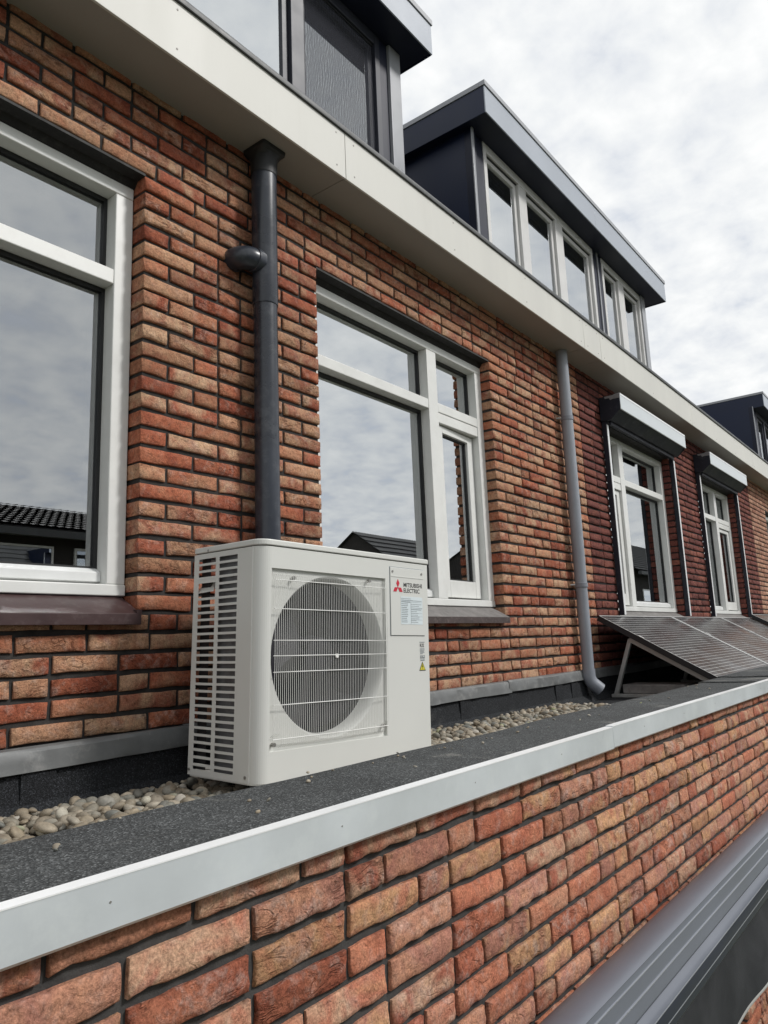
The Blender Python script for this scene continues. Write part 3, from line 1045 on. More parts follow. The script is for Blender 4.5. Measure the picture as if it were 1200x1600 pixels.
def dormer(house, xc0, xc1, xr0, xr1, groups, frame_mat, post_mat, label, joint=None, screen=None):
    """flat-roofed dormer: cheeks, roof with deep fascia, ribbon of windows"""
    body = MB()
    body.prism_z([(xc0, DY_F), (xc0 + 0.06, DY_F), (xc0 + 0.06, 5.0), (xc1 - 0.06, 5.0), (xc1 - 0.06, DY_F), (xc1, DY_F), (xc1, 5.06), (xc0, 5.06)], 2.6, DZ_S - 0.001)
    d = body.build('dormer', M['anthracite_board'], house)
    d['label'] = label
    # corner posts, with a narrow lighter trim on the cheek side
    MB().box(xc0 - 0.004, xc0 + 0.075, DY_F - 0.020, DY_F + 0.05, 2.6, DZ_S).build('corner_post', M['anthracite'], d, bevel=0.004)
    MB().box(xc0 - 0.014, xc0 + 0.022, DY_F - 0.034, DY_F - 0.021, 2.6, DZ_S).build('corner_trim', post_mat, d, bevel=0.003)
    MB().box(xc1 - 0.13, xc1 + 0.004, DY_F - 0.030, DY_F + 0.05, 2.6, DZ_S).build('corner_post', post_mat, d, bevel=0.004)
    # roof: soffit, deep fascia, cap trim
    MB().box(xr0 + 0.012, xr1 - 0.012, DY_R + 0.012, 5.4, DZ_S, DZ_S + 0.02).build('soffit', M['anthracite'], d)
    xs = [xr0, xr1] if joint is None else [xr0, joint, xr1]
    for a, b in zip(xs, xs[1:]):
        MB().box(a + 0.001, b - 0.001, DY_R, DY_R + 0.011, DZ_S - 0.006, DZ_T - 0.052).build('fascia_board', M['lit_board'], d, bevel=0.001, seg=1)
    MB().box(xr0, xr0 + 0.011, DY_R + 0.0125, 5.4, DZ_S - 0.006, DZ_T - 0.052).build('fascia_board', M['anthracite_board'], d)
    MB().box(xr1 - 0.011, xr1, DY_R + 0.0125, 5.4, DZ_S - 0.006, DZ_T - 0.052).build('fascia_board', M['anthracite_board'], d)
    MB().box(xr0 + 0.010, xr1 - 0.010, DY_R + 0.006, 5.4, DZ_T - 0.053, DZ_T - 0.044).build('shadow_gap', M['gasket'], d)
    cap = MB()
    cap.box(xr0 - 0.008, xr1 + 0.008, DY_R - 0.010, DY_R + 0.05, DZ_T - 0.046, DZ_T)
    cap.box(xr0 - 0.008, xr0 + 0.05, DY_R + 0.05, 5.4, DZ_T - 0.046, DZ_T - 0.001)
    cap.box(xr1 - 0.05, xr1 + 0.008, DY_R + 0.05, 5.4, DZ_T - 0.046, DZ_T - 0.001)
    cap.box(xr0 + 0.05, xr1 - 0.05, DY_R + 0.05, 5.4, DZ_T - 0.03, DZ_T - 0.02)
    cap.build('roof_edge', M['grey_trim'], d, bevel=0.002, seg=1)
    # window groups
    zb, zt = 2.95, DZ_S - 0.004
    for gi, (a, b, mulls) in enumerate(groups):
        bx = [a] + [v for m_ in mulls for v in m_] + [b]
        fr = ring(MB(), a, b, zb, zt, DY_F - 0.012, DY_F + 0.07, (0.055, 0.055, 0.05, 0.085))
        w = fr.build('window', frame_mat, d, bevel=0.003, seg=1)
        xs = [a + 0.055]
        for m0, m1 in mulls:
            MB().box(m0, m1, DY_F - 0.010, DY_F + 0.068, zb + 0.05, zt - 0.0855).build('mullion', frame_mat, d, bevel=0.003, seg=1)
            xs += [m0, m1]
        xs.append(b - 0.055)
        for i in range(0, len(xs), 2):
            x0, x1 = xs[i], xs[i + 1]
            ring(MB(), x0 + 0.002, x1 - 0.002, zb + 0.052, zt - 0.087, DY_F + 0.018, DY_F + 0.06, (0.036, 0.050, 0.06, 0.055)).build('sash', frame_mat, d, bevel=0.002, seg=1)
            MB().box(x0 + 0.004, x1 - 0.004, DY_F + 0.004, DY_F + 0.0175, zt - 0.098, zt - 0.089).build('shadow_gap', M['gasket'], d)
            pane(d, x0 + 0.036, x1 - 0.050, zb + 0.11, zt - 0.142, DY_F + 0.034, mat=M['glass_coated'])
            if screen is not None and (gi, i // 2) == screen:
                MB().quad((x0 + 0.01, DY_F + 0.010, zb + 0.06), (x1 - 0.01, DY_F + 0.010, zb + 0.06), (x1 - 0.01, DY_F + 0.010, zt - 0.10), (x0 + 0.01, DY_F + 0.010, zt - 0.10)).build('insect_screen', M['screen'], d)
    # dark boards between window groups, room inside
    rm = MB()
    for (a, b, _), (c, e, _) in zip(groups, groups[1:]):
        MB().box(b + 0.001, c - 0.001, DY_F - 0.004, DY_F + 0.06, 2.6, DZ_S).build('board', M['anthracite'], d)
        MB().box((b + c) / 2 - 0.012, (b + c) / 2 + 0.018, DY_F - 0.016, DY_F - 0.005, 2.6, DZ_S).build('cover_strip', post_mat, d)
    x0, x1, y0, y1, z0, z1 = xc0 + 0.06, xc1 - 0.06, DY_F + 0.07, 5.0, 2.95, DZ_S - 0.005
    rm.quad((x0, y1, z0), (x1, y1, z0), (x1, y1, z1), (x0, y1, z1))
    rm.quad((x0, y0, z0), (x1, y0, z0), (x1, y1, z0), (x0, y1, z0))
    rm.quad((x0, y0, z1), (x1, y0, z1), (x1, y1, z1), (x0, y1, z1))
    rm.quad((x0, y0, z0), (x0, y1, z0), (x0, y1, z1), (x0, y0, z1))
    rm.quad((x1, y0, z0), (x1, y1, z0), (x1, y1, z1), (x1, y0, z1))
    rm.build('room', M['room'], d)
    # boards closing the front beside the windows
    a0, b0 = groups[0][0], groups[-1][1]
    if a0 - xc0 > 0.08:
        MB().box(xc0 + 0.0755, a0 - 0.001, DY_F - 0.006, DY_F + 0.05, 2.6, DZ_S).build('board', M['anthracite'], d)
    if xc1 - 0.13 - b0 > 0.01:
        MB().box(b0 + 0.001, xc1 - 0.131, DY_F - 0.006, DY_F + 0.05, 2.6, DZ_S).build('board', M['anthracite'], d)
    MB().box(xc0 + 0.06, xc1 - 0.06, DY_F + 0.001, DY_F + 0.06, 2.3, 2.945).build('apron', M['anthracite'], d)
    return d


def lintel(house, x0, x1):
    MB().prism_x([(YW + 0.002, ZC + 0.0005), (YW + 0.002, ZC + 0.010), (YW + 0.09, ZC + 0.010), (YW + 0.09, 1.684), (YW + 0.065, 1.684), (YW + 0.05, ZC - 0.002)], x0 - 0.0, x1 + 0.0).build('lintel', M['steel_dark'], house)


JOINTS = [-0.36, 2.304, 4.952, 7.650, 10.382, 13.05, 15.7]
OP_Z0, OP_Z1 = 0.118, ZC + 0.002

# ---- house A
W1 = (-0.22, 1.423)
W2 = (2.325, 3.892)
houseA = thing('terraced_house', 'terraced house of mixed orange and tan bricks, behind the outdoor unit', 'house', (2.0, 3.0, ZG))
opA = [(W1[0], W1[1], OP_Z0, OP_Z1), (W2[0], W2[1], OP_Z0, OP_Z1)]
hole = lambda ops: [(a - 0.006, b + 0.006, c - 0.006, d + 0.004) for a, b, c, d in ops]
wallA = slab(X_A, X_AB, -0.45, 2.10, YW + 0.0105, YW + 0.135, hole(opA)).build('wall', M['mortar'], houseA)
hidA = lambda x, z: (1.62 < x < 2.75 and z < 0.30) or z < -0.26
brickwork(wallA, X_A, X_AB - 0.006, -0.30, 2.10, YW, opA, (M['brick_warm'], M['brick_warm_mass']), 3, near=(8, 3), hide=hidA)
slab(X_A, X_AB, ZG, -0.45, YW + 0.02, YW + 0.135, []).build('lower_wall', M['mortar'], houseA)
MB().box(X_A, X_AB, 5.5, 9.9, ZG, 2.3).build('rear_block', M['plaster'], houseA)
for wx in (W1, W2):
    lintel(houseA, *wx)
window(houseA, W1[0] + 0.002, W1[1] - 0.003, 'large white window reflecting grey clouds', glass=M['glass_plain'])
window(houseA, W2[0] + 0.002, W2[1] + 0.004, 'white window with a narrow casement standing ajar', mull=(3.300, 3.393), sash_rot=math.radians(3.0))
sill(houseA, W1[0] - 0.01, W1[1] - 0.010, M['sill_brown'], M['sill_brown'], 'purple brown window sill')
sill(houseA, W2[0] - 0.01, W2[1] - 0.020, M['sill_grey'], M['sill_edge'], 'weathered grey window sill')
eaves(houseA, X_A, X_AB, JOINTS)
main_roof(houseA, X_A, X_AB)
dormer(houseA, -0.9, 4.00, -1.1, 4.158, [(-0.6, 3.775, [(0.85, 0.97), (2.870, 2.985)])], M['frame_dark'], M['grey_trim'],
       'dark framed dormer cut by the top edge', screen=(0, 2))

# ---- house B
houseB = thing('terraced_house', 'terraced house of deep red bricks with two roller shutters', 'house', (8.0, 3.0, ZG))
W3, W4 = (5.735, 7.42), (8.40, 10.02)
opB = [(W3[0], W3[1], OP_Z0, OP_Z1), (W4[0], W4[1], OP_Z0, OP_Z1)]
wallB = slab(X_AB, X_BC, -0.45, 2.10, YW + 0.0105, YW + 0.135, hole(opB)).build('wall', M['mortar_deep'], houseB)
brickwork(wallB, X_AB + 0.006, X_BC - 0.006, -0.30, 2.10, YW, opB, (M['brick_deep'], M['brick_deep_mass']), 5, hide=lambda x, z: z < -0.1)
slab(X_AB, X_BC, ZG, -0.45, YW + 0.02, YW + 0.135, []).build('lower_wall', M['mortar_deep'], houseB)
MB().box(X_AB, X_BC, 5.5, 9.9, ZG, 2.3).build('rear_block', M['plaster'], houseB)
for wx in (W3, W4):
    lintel(houseB, *wx)
window(houseB, W3[0] + 0.002, W3[1] + 0.003, 'white window under the nearer roller shutter', mull=(6.225, 6.325))
window(houseB, W4[0] + 0.002, W4[1] + 0.003, 'white window under the farther roller shutter', mull=(9.32, 9.42), layout='r')
sill(houseB, W3[0], W3[1] - 0.01, M['sill_grey'], M['sill_edge'])
sill(houseB, W4[0], W4[1] - 0.01, M['sill_grey'], M['sill_edge'])
eaves(houseB, X_AB, X_BC, JOINTS)
main_roof(houseB, X_AB, X_BC)
dormer(houseB, 5.04, 9.38, 4.945, 9.672, [(5.25, 7.69, [(5.90, 6.06), (6.70, 6.88)]), (7.945, 9.25, [(8.46, 8.65)])], M['frame_grey'], M['grey_trim'],
       'dark dormer with five grey framed windows', joint=7.285)

# ---- house C and the dormer far along the row
houseC = thing('terraced_house', 'farthest terraced house, pale brown bricks, at the right edge', 'house', (14.0, 3.0, ZG))
W5 = (11.95, 13.5)
opC = [(W5[0], W5[1], OP_Z0, OP_Z1)]
wallC = slab(X_BC, X_C + 6, -0.45, 2.10, YW + 0.0105, YW + 0.135, hole(opC)).build('wall', M['mortar'], houseC)
brickwork(wallC, X_BC + 0.006, X_C + 6, -0.30, 2.10, YW, opC, (M['brick_pale_mass'], M['brick_pale_mass']), 7, near=(3, 1), mass_only=True)
slab(X_BC, X_C + 6, ZG, -0.45, YW + 0.02, YW + 0.135, []).build('lower_wall', M['mortar'], houseC)
MB().box(X_BC, X_C + 6, 5.5, 9.9, ZG, 2.3).build('rear_block', M['plaster'], houseC)
lintel(houseC, *W5)
window(houseC, W5[0] + 0.002, W5[1] + 0.003, mull=(12.9, 13.0))
sill(houseC, W5[0], W5[1] - 0.01, M['sill_grey'], M['sill_edge'])
eaves(houseC, X_BC, X_C + 6, JOINTS + [18.4, 21.0])
main_roof(houseC, X_BC, X_C + 6)
dormer(houseC, 15.66, 20.0, 15.76, 20.3, [(16.02, 19.6, [(16.72, 16.80), (17.6, 17.68), (18.6, 18.68)])], M['frame_dark'], M['grey_trim'], 'far dormer of the same dark boards')

# ------------------------------------------------------------------ extension with parapet
ext = thing('flat_roof_extension', 'brick extension with felt covered parapet and bright metal roof trim', 'extension', (2.5, 1.5, ZG))
ZTOP = -0.287
YI = 1.268
EX0, EX1 = -0.6, 10.9
opE = [(0.9, 3.555, ZG, -1.36)]
wallE = slab(EX0, EX1, ZG, ZTOP - 0.012, YP + 0.0115, YP + 0.30, hole(opE)).build('wall', M['mortar_front'], ext)
brickwork(wallE, EX0, EX1, -2.30, -0.34, YP, opE, (M['brick_front'], M['brick_front_mass']), 11, near=(14, 4), zc=-0.400, hide=lambda x, z: z < -1.02 and x < 3.3)
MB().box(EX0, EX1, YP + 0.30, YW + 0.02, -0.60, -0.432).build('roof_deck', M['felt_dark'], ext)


def felt_sheet(name, x0, x1, lift, mat, seed, y0=0.931, parent=ext):
    """parapet felt: top with slight waves, rolled over the inner edge and down to the deck"""
    rng = np.random.default_rng(seed)
    prof = [(y0, 0.0), (0.99, 0.0015), (1.08, 0.0), (1.17, -0.001), (1.235, 0.0005), (1.258, -0.004), (1.270, -0.016), (1.276, -0.05), (1.28, -0.146)]
    nx = max(3, int((x1 - x0) / 0.12))
    v, f = [], []
    w1, w2 = rng.uniform(0, 6, 2)
    for i in range(nx + 1):
        x = x0 + (x1 - x0) * i / nx
        for j, (y, dz) in enumerate(prof):
            und = 0.0016 * math.sin(3.1 * x + w1 + 0.5 * j) + 0.0012 * math.sin(7.7 * x + w2 - j) if 0 < j else 0.0
            yy = y + (0.004 * math.sin(5.3 * x + w2) if j > 4 else 0.0)
            v.append((x, yy, ZTOP + lift + dz + und))
    m = len(prof)
    for i in range(nx):
        for j in range(m - 1):
            a = i * m + j
            f.append((a, a + m, a + m + 1, a + 1))
    # thickness at the ends
    mb = MB()
    mb.add(v, f)
    e0 = [(p[0], p[1], p[2] - 0.008) for p in v[-m:]]
    o = len(mb.v)
    mb.v += e0
    mb.f += [(o - m + j, o + j, o + j + 1, o - m + j + 1) for j in range(m - 1)]
    e1 = [(p[0], p[1], p[2] - 0.008) for p in v[:m]]
    o2 = len(mb.v)
    mb.v += e1
    mb.f += [(j, j + 1, o2 + j + 1, o2 + j) for j in range(m - 1)]
    return mb.build(name, mat, parent, smooth=True)


felt_sheet('coping_felt', EX0, 4.60, 0.0, M['felt'], 1)
felt_sheet('coping_felt', 4.52, 5.00, 0.0065, M['felt'], 2)
felt_sheet('coping_felt', 4.93, EX1, 0.014, M['felt'], 3)


def trim(x0, x1, dz):
    Z = -0.2815 + dz
    prof = [(0.9150, Z), (0.9365, Z), (0.9365, Z - 0.004), (0.930, Z - 0.005), (0.9175, Z - 0.006), (0.9175, Z - 0.0615), (0.922, Z - 0.066), (0.9195, Z - 0.0675), (0.9150, Z - 0.063)]
    t = MB().prism_x(prof, x0, x1).build('roof_trim', M['trim_alu'], ext, smooth=True, angle=20)
    MB().prism_x([(0.9143, Z + 0.0002), (0.9375, Z + 0.0016), (0.9375, Z + 0.0004), (0.9143, Z - 0.0018)], x0 + 0.0005, x1 - 0.0005).build('trim_lip', M['trim_lip'], t)
    rv = MB()
    for i in range(int((x1 - x0) / 0.45)):
        x = x0 + 0.28 + i * 0.45
        rv.tube([(x, 0.9143, Z - 0.030), (x, 0.9155, Z - 0.030)], 0.0016, 8)
    rv.build('nail', M['screw'], t)


trim(EX0, 2.3045, 0.0)
trim(2.3060, 4.806, 0.0030)
trim(4.8075, 7.30, 0.0)
trim(7.3015, EX1, 0.0020)

# felt upstand against the house and the lead above it
up = MB()
nxs = 60
v, f = [], []
rng = np.random.default_rng(4)
for i in range(nxs + 1):
    x = -0.6 + 11.4 * i / nxs
    for y, z in ((2.112, -0.270), (2.108, -0.34), (2.102, -0.395), (2.06, -0.432)):
        v.append((x, y + rng.normal(0, 0.0012), z))
for i in range(nxs):
    for j in range(3):
        a = i * 4 + j
        f.append((a, a + 4, a + 5, a + 1))
up.add(v, f)
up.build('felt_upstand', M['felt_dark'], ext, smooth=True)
for x in (1.05, 2.2, 3.3, 4.42, 4.66):
    MB().box(x, x + 0.10, 2.1005, 2.108, -0.425, -0.30).build('felt_seam', M['felt_dark'], ext)


def lead_piece(x0, x1, seed):
    rng = np.random.default_rng(seed)
    n = max(4, int((x1 - x0) / 0.06))
    v, f = [], []
    prof = [(2.128, -0.236), (2.106, -0.2385), (2.0985, -0.2475), (2.0965, -0.275), (2.0935, -0.300), (2.0955, -0.3015)]
    ph = rng.uniform(0, 6, 3)
    dz = rng.uniform(-0.003, 0.003)
    for i in range(n + 1):
        x = x0 + (x1 - x0) * i / n
        for j, (y, z) in enumerate(prof):
            wob = 0.0022 * math.sin(x * 9 + ph[0] + j * 0.7) + 0.0016 * math.sin(x * 23 + ph[1] + j) + rng.normal(0, 0.0006)
            v.append((x, y + (wob if j > 1 else 0), z + dz + 0.004 * (x - 2.5) + (0.0018 * math.sin(x * 6 + ph[2]) if j > 0 else 0)))
    m = len(prof)
    for i in range(n):
        for j in range(m - 1):
            a = i * m + j
            f.append((a, a + m, a + m + 1, a + 1))
    MB().add(v, f).build('lead_flashing', M['lead'], ext, smooth=True)


for i, (a, b) in enumerate(((-0.6, 0.45), (0.43, 1.62), (1.60, 2.75), (2.73, 3.84), (3.82, 4.92), (4.90, 6.1), (6.08, 8.0), (7.98, 10.9))):
    lead_piece(a, b, 20 + i)

# white frame and glazing of the room under the awning
fr = ring(MB(), 0.9, 3.552, ZG + 0.02, -1.362, YP + 0.045, YP + 0.12, 0.062)
fr.box(2.20, 2.28, YP + 0.046, YP + 0.119, ZG + 0.083, -1.425)
wl_ = fr.build('window', M['white_paint'], ext, bevel=0.003)
pane(wl_, 0.963, 2.199, ZG + 0.09, -1.428, YP + 0.08)
pane(wl_, 2.281, 3.489, ZG + 0.09, -1.428, YP + 0.08)
MB().box(-0.3, 4.4, YP + 0.31, YP + 0.33, ZG, -0.61).build('inner_lining', M['room'], ext)

# ------------------------------------------------------------------ gravel
def gravel():
    bm = bmesh.new()
    bmesh.ops.create_icosphere(bm, subdivisions=2, radius=1.0)
    bv = np.array([p.co[:] for p in bm.verts])
    bf = np.array([[q.index for q in p.verts] for p in bm.faces])
    bm.free()
    rng = np.random.default_rng(8)
    V, F, base = [], [], 0

    def put(x, y, z, r):
        nonlocal base
        sc = r * np.array([rng.uniform(1.0, 1.55), rng.uniform(0.85, 1.15), rng.uniform(0.55, 0.85)])
        p = bv * sc
        # lumpy
        d = rng.normal(0, 1, (3, 3))
        for k in range(3):
            dirn = d[k] / np.linalg.norm(d[k])
            p *= (1 + 0.10 * np.sin(bv @ dirn * 2.2 + k))[:, None]
        q = Matrix.Rotation(rng.uniform(0, 6.28), 3, 'Z') @ Matrix.Rotation(rng.normal(0, 0.35), 3, 'X') @ Matrix.Rotation(rng.normal(0, 0.35), 3, 'Y')
        p = p @ np.array(q).T
        V.append(p + (x, y, z)); F.append(bf + base); base += len(bv)

    def zone(x0, x1, dens, rmin, rmax):
        for layer, zz in ((0, -0.430), (1, -0.420), (2, -0.411)):
            n = int((x1 - x0) * 0.78 * dens * (1.0, 0.9, 0.45)[layer])
            for _ in range(n):
                x = rng.uniform(x0, x1); y = rng.uniform(1.30, 2.065)
                if 1.46 < x < 2.27 and 1.60 < y < 2.0 and layer > 0:
                    continue
                r = rmin + (rmax - rmin) * rng.beta(1.5, 2.6)
                if y > 2.0:
                    r *= 0.8
                put(x, y, zz + rng.normal(0, 0.003) + (0.006 if y > 1.8 else 0), r)
    zone(0.2, 1.75, 1000, 0.008, 0.027)
    zone(1.75, 4.35, 900, 0.010, 0.022)
    for _ in range(46):                      # grit strayed onto the parapet felt
        put(rng.uniform(0.5, 4.4), 1.25 - abs(rng.normal(0, 0.09)), ZTOP + 0.0025, rng.uniform(0.0018, 0.0048))
    me = bpy.data.meshes.new('gravel')
    me.from_pydata(np.concatenate(V).tolist(), [], np.concatenate(F).tolist())
    me.polygons.foreach_set('use_smooth', [True] * len(me.polygons))
    o = link('gravel', me, M['pebble'], None, 'stuff')
    tag(o, 'rounded brown and grey pebbles covering the flat roof', 'gravel')


gravel()

# ------------------------------------------------------------------ outdoor unit of the heat pump
def outdoor_unit():
    W, D, H = 0.802, 0.336, 0.700
    R = Matrix.Rotation(-0.0563, 3, 'Z') @ Matrix.Rotation(0.02323, 3, 'Y') @ Matrix.Rotation(0.013, 3, 'X')
    u = thing('outdoor_unit', 'ivory heat pump outdoor unit with round fan behind a wire guard', 'outdoor unit', (1.478, 1.625, -0.375), R, local=True)
    iv = M['ac_ivory']
    CX, CZ, CR = 0.302, 0.352, 0.2515
    RX0, RX1, RZ0, RZ1 = 0.042, 0.556, 0.084, 0.614
    r = 0.040

    # casing: front with rounded left corner, right side, base
    fp = MB()
    T = 0.6785
    # flat front round the recess
    fp.quad((r, 0, 0), (RX0, 0, 0), (RX0, 0, T), (r, 0, T))
    fp.quad((RX0, 0, 0), (RX1, 0, 0), (RX1, 0, RZ0), (RX0, 0, RZ0))
    fp.quad((RX0, 0, RZ1), (RX1, 0, RZ1), (RX1, 0, T), (RX0, 0, T))
    fp.quad((RX1, 0, 0), (W - 0.012, 0, 0), (W - 0.012, 0, T), (RX1, 0, T))
    # rounded corners
    n = 10
    for i in range(n):
        a0, a1 = math.pi / 2 * i / n, math.pi / 2 * (i + 1) / n
        p0 = (r - r * math.sin(a0), r - r * math.cos(a0)); p1 = (r - r * math.sin(a1), r - r * math.cos(a1))
        fp.quad((*p1, 0), (*p0, 0), (*p0, T), (*p1, T))
        q = 0.012
        p0 = (W - q + q * math.sin(a0), q - q * math.cos(a0)); p1 = (W - q + q * math.sin(a1), q - q * math.cos(a1))
        fp.quad((*p0, 0), (*p1, 0), (*p1, T), (*p0, T))
    fp.quad((W, 0.012, 0), (W, D, 0), (W, D, T), (W, 0.012, T))
    # recess walls and recessed plate with a round hole
    d = 0.011
    fp.quad((RX0, 0, RZ0), (RX1, 0, RZ0), (RX1, d, RZ0), (RX0, d, RZ0))
    fp.quad((RX0, 0, RZ1), (RX1, 0, RZ1), (RX1, d, RZ1), (RX0, d, RZ1))
    fp.quad((RX0, 0, RZ0), (RX0, 0, RZ1), (RX0, d, RZ1), (RX0, d, RZ0))
    fp.quad((RX1, 0, RZ0), (RX1, 0, RZ1), (RX1, d, RZ1), (RX1, d, RZ0))
    K = 96

    def edge(a):
        cx, sx = math.cos(a), math.sin(a)
        t = 1e9
        if cx > 1e-9: t = min(t, (RX1 - CX) / cx)
        if cx < -1e-9: t = min(t, (RX0 - CX) / cx)
        if sx > 1e-9: t = min(t, (RZ1 - CZ) / sx)
        if sx < -1e-9: t = min(t, (RZ0 - CZ) / sx)
        return CX + cx * t, CZ + sx * t
    angs = [2 * math.pi * i / K for i in range(K)]
    angs += [math.atan2(z - CZ, x - CX) % (2 * math.pi) for x in (RX0, RX1) for z in (RZ0, RZ1)]
    angs = sorted(set(angs))
    for a0, a1 in zip(angs, angs[1:] + [angs[0] + 2 * math.pi]):
        e0, e1 = edge(a0), edge(a1)
        c0 = (CX + CR * math.cos(a0), CZ + CR * math.sin(a0)); c1 = (CX + CR * math.cos(a1), CZ + CR * math.sin(a1))
        fp.add([(e0[0], d, e0[1]), (e1[0], d, e1[1]), (c1[0], d, c1[1]), (c0[0], d, c0[1])], [(0, 1, 2, 3)])
    fp.build('front_panel', iv, u, smooth=True)

    # bell mouth
    bmth = MB()
    prof = [(CR, d), (CR - 0.002, d + 0.002), (CR - 0.005, d + 0.006), (CR - 0.009, d + 0.016), (CR - 0.0115, d + 0.030), (CR - 0.0125, d + 0.056)]
    vs, fs = [], []
    for (rr, y) in prof:
        for k in range(K):
            a = 2 * math.pi * k / K
            vs.append((CX + rr * math.cos(a), y, CZ + rr * math.sin(a)))
    for j in range(len(prof) - 1):
        for k in range(K):
            b = (k + 1) % K
            fs.append((j * K + k, j * K + b, (j + 1) * K + b, (j + 1) * K + k))
    bmth.add(vs, fs).build('bell_mouth', iv, u, smooth=True)

    # fan: hub and three broad blades
    fan = MB()
    ya = 0.085
    fan.tube([(CX, ya - 0.03, CZ), (CX, ya - 0.022, CZ), (CX, ya + 0.06, CZ)], [0.030, 0.060, 0.066], 40)
    hub = fan.build('fan', M['ac_fan'], u, smooth=True)
    for b in range(3):
        bl = MB()
        base = math.radians(20 + 120 * b)
        NR, NA = 8, 9
        vs, fs = [], []
        for i in range(NR + 1):
            rr = 0.055 + (0.234 - 0.055) * i / NR
            span = math.radians(78) * (0.75 + 0.35 * i / NR)
            sweep = math.radians(26) * (i / NR) ** 1.4
            for k in range(NA + 1):
                t = k / NA
                a = base + sweep + span * (t - 0.5)
                y = ya + 0.055 - 0.075 * t + 0.010 * math.sin(math.pi * t)
                vs.append((CX + rr * math.cos(a), y, CZ + rr * math.sin(a)))
        for i in range(NR):
            for k in range(NA):
                a = i * (NA + 1) + k
                fs.append((a, a + 1, a + NA + 2, a + NA + 1))
        bl.add(vs, fs).build('blade', M['ac_fan'], hub, smooth=True)

    # wire guard: close upright wires on cross wires
    gd = MB()
    yz = -0.004
    nw = 66
    x0, x1, z0, z1 = 0.050, 0.553, 0.094, 0.606
    for i in range(nw):
        x = x0 + (x1 - x0) * i / (nw - 1)
        za = z0 if 0.075 < x < 0.53 else z0 + 0.03
        gd.tube([(x, d * 0.6, z1 - 0.002), (x, yz - 0.004, z1 - 0.012), (x, yz - 0.006, (z0 + z1) / 2), (x, yz - 0.004, za + 0.010), (x, d * 0.6, za)], 0.00072, 6)
    grd = gd.build('fan_guard', M['ac_guard'], u, smooth=True)
    for z in (0.579, 0.493, 0.400, 0.355, 0.308, 0.214, 0.118):
        MB().tube([(x0 - 0.002, yz - 0.002, z), ((x0 + x1) / 2, yz - 0.010, z), (x1 + 0.002, yz - 0.002, z)], 0.0014, 8).build('cross_wire', M['ac_guard'], grd, smooth=True)
    MB().tube([(CX, yz - 0.012, CZ), (CX, yz - 0.007, CZ)], 0.0065, 14).build('guard_boss', M['ac_guard'], grd)
    for (x, z) in ((0.056, 0.104), (0.536, 0.118), (0.128, 0.588), (0.47, 0.600)):
        MB().tube([(x, -0.006, z), (x, 0.006, z)], 0.006, 12).build('screw', M['screw'], u, smooth=True)

    # left side: louvred panel built as strips and bars
    sp = MB()
    t = 0.0016
    X = 0.0
    zt, zb = 0.662, 0.018
    sp.box(X, X + t, r, 0.111, 0, T)                       # plain strip next to the front
    sp.box(X, X + t, 0.203, 0.221, 0, T)                   # strip between the columns
    sp.box(X, X + t, 0.311, D, 0, T)                       # rear strip
    pitch = (zt - zb) / 29.45
    for (ya_, yb_, skip) in ((0.111, 0.203, ()), (0.221, 0.311, (3, 4))):
        sp.box(X, X + t, ya_, yb_, zt, T)
        sp.box(X, X + t, ya_, yb_, 0, zb)
        z = zt
        for i in range(30):
            top = zt - i * pitch
            if i in skip:
                continue
            if i + 1 < 30 or True:
                lo = max(zb, top - pitch)
                sp.box(X - 0.0006, X + t + 0.0022, ya_, yb_, lo, lo + 0.0074) if lo > zb else None
    # hand grip between the upper louvres
    sp.box(X, X + t, 0.221, 0.311, zt - 3 * pitch, zt - 3 * pitch + 0.0062)
    sp.box(X, X + t, 0.221, 0.311, zt - 3 * pitch - 0.012, zt - 3 * pitch)
    sp.build('side_panel', iv, u, bevel=0.0)
    hg = MB()
    zt3, zb5 = zt - 3 * pitch - 0.006, zt - 5 * pitch + 0.004
    hg.add([(0.0, 0.226, zt3), (0.0, 0.326, zt3 - 0.004), (0.0, 0.326, zb5 - 0.004), (0.0, 0.226, zb5), (0.030, 0.24, zt3 - 0.003), (0.030, 0.326, zt3 - 0.003), (0.006, 0.326, zb5), (0.006, 0.24, zb5)],
           [(4, 5, 6, 7), (0, 1, 5, 4), (3, 2, 6, 7), (0, 4, 7, 3)])
    hg.build('hand_grip', iv, u)
    MB().box(-0.0012, 0.0006, r - 0.0035, r + 0.0005, 0.0, T).build('seam', M['ac_guard'], u)
    for (y, z) in ((0.327, 0.016), (0.054, 0.016), (0.26, 0.6865)):
        MB().tube([(-0.003, y, z), (0.002, y, z)], 0.0045, 12).build('screw', M['screw'], u, smooth=True)

    # lid, with a thin shadow line below
    def rr_rect(x0, x1, y0, y1, rl, rs, n=8):
        pts = []
        for (cx, cy, rad, a0) in ((x0 + rl, y0 + rl, rl, math.pi), (x1 - rs, y0 + rs, rs, 1.5 * math.pi), (x1 - rs, y1 - rs, rs, 0.0), (x0 + rs, y1 - rs, rs, 0.5 * math.pi)):
            for i in range(n + 1):
                a = a0 + math.pi / 2 * i / n
                pts.append((cx + rad * math.cos(a), cy + rad * math.sin(a)))
        return pts
    MB().prism_z(rr_rect(-0.003, W + 0.003, -0.003, D + 0.003, 0.041, 0.012), T + 0.0025, 0.700).build('lid', iv, u, bevel=0.004, seg=3)
    MB().prism_z(rr_rect(0.003, W - 0.003, 0.003, D - 0.003, 0.038, 0.010), T - 0.004, T + 0.0026).build('lid_gap', M['ac_black'], u)
    # base, inside and feet
    MB().prism_z(rr_rect(0.002, W - 0.002, 0.002, D - 0.002, 0.038, 0.010), -0.004, 0.012).build('base', iv, u)
    ins = MB()
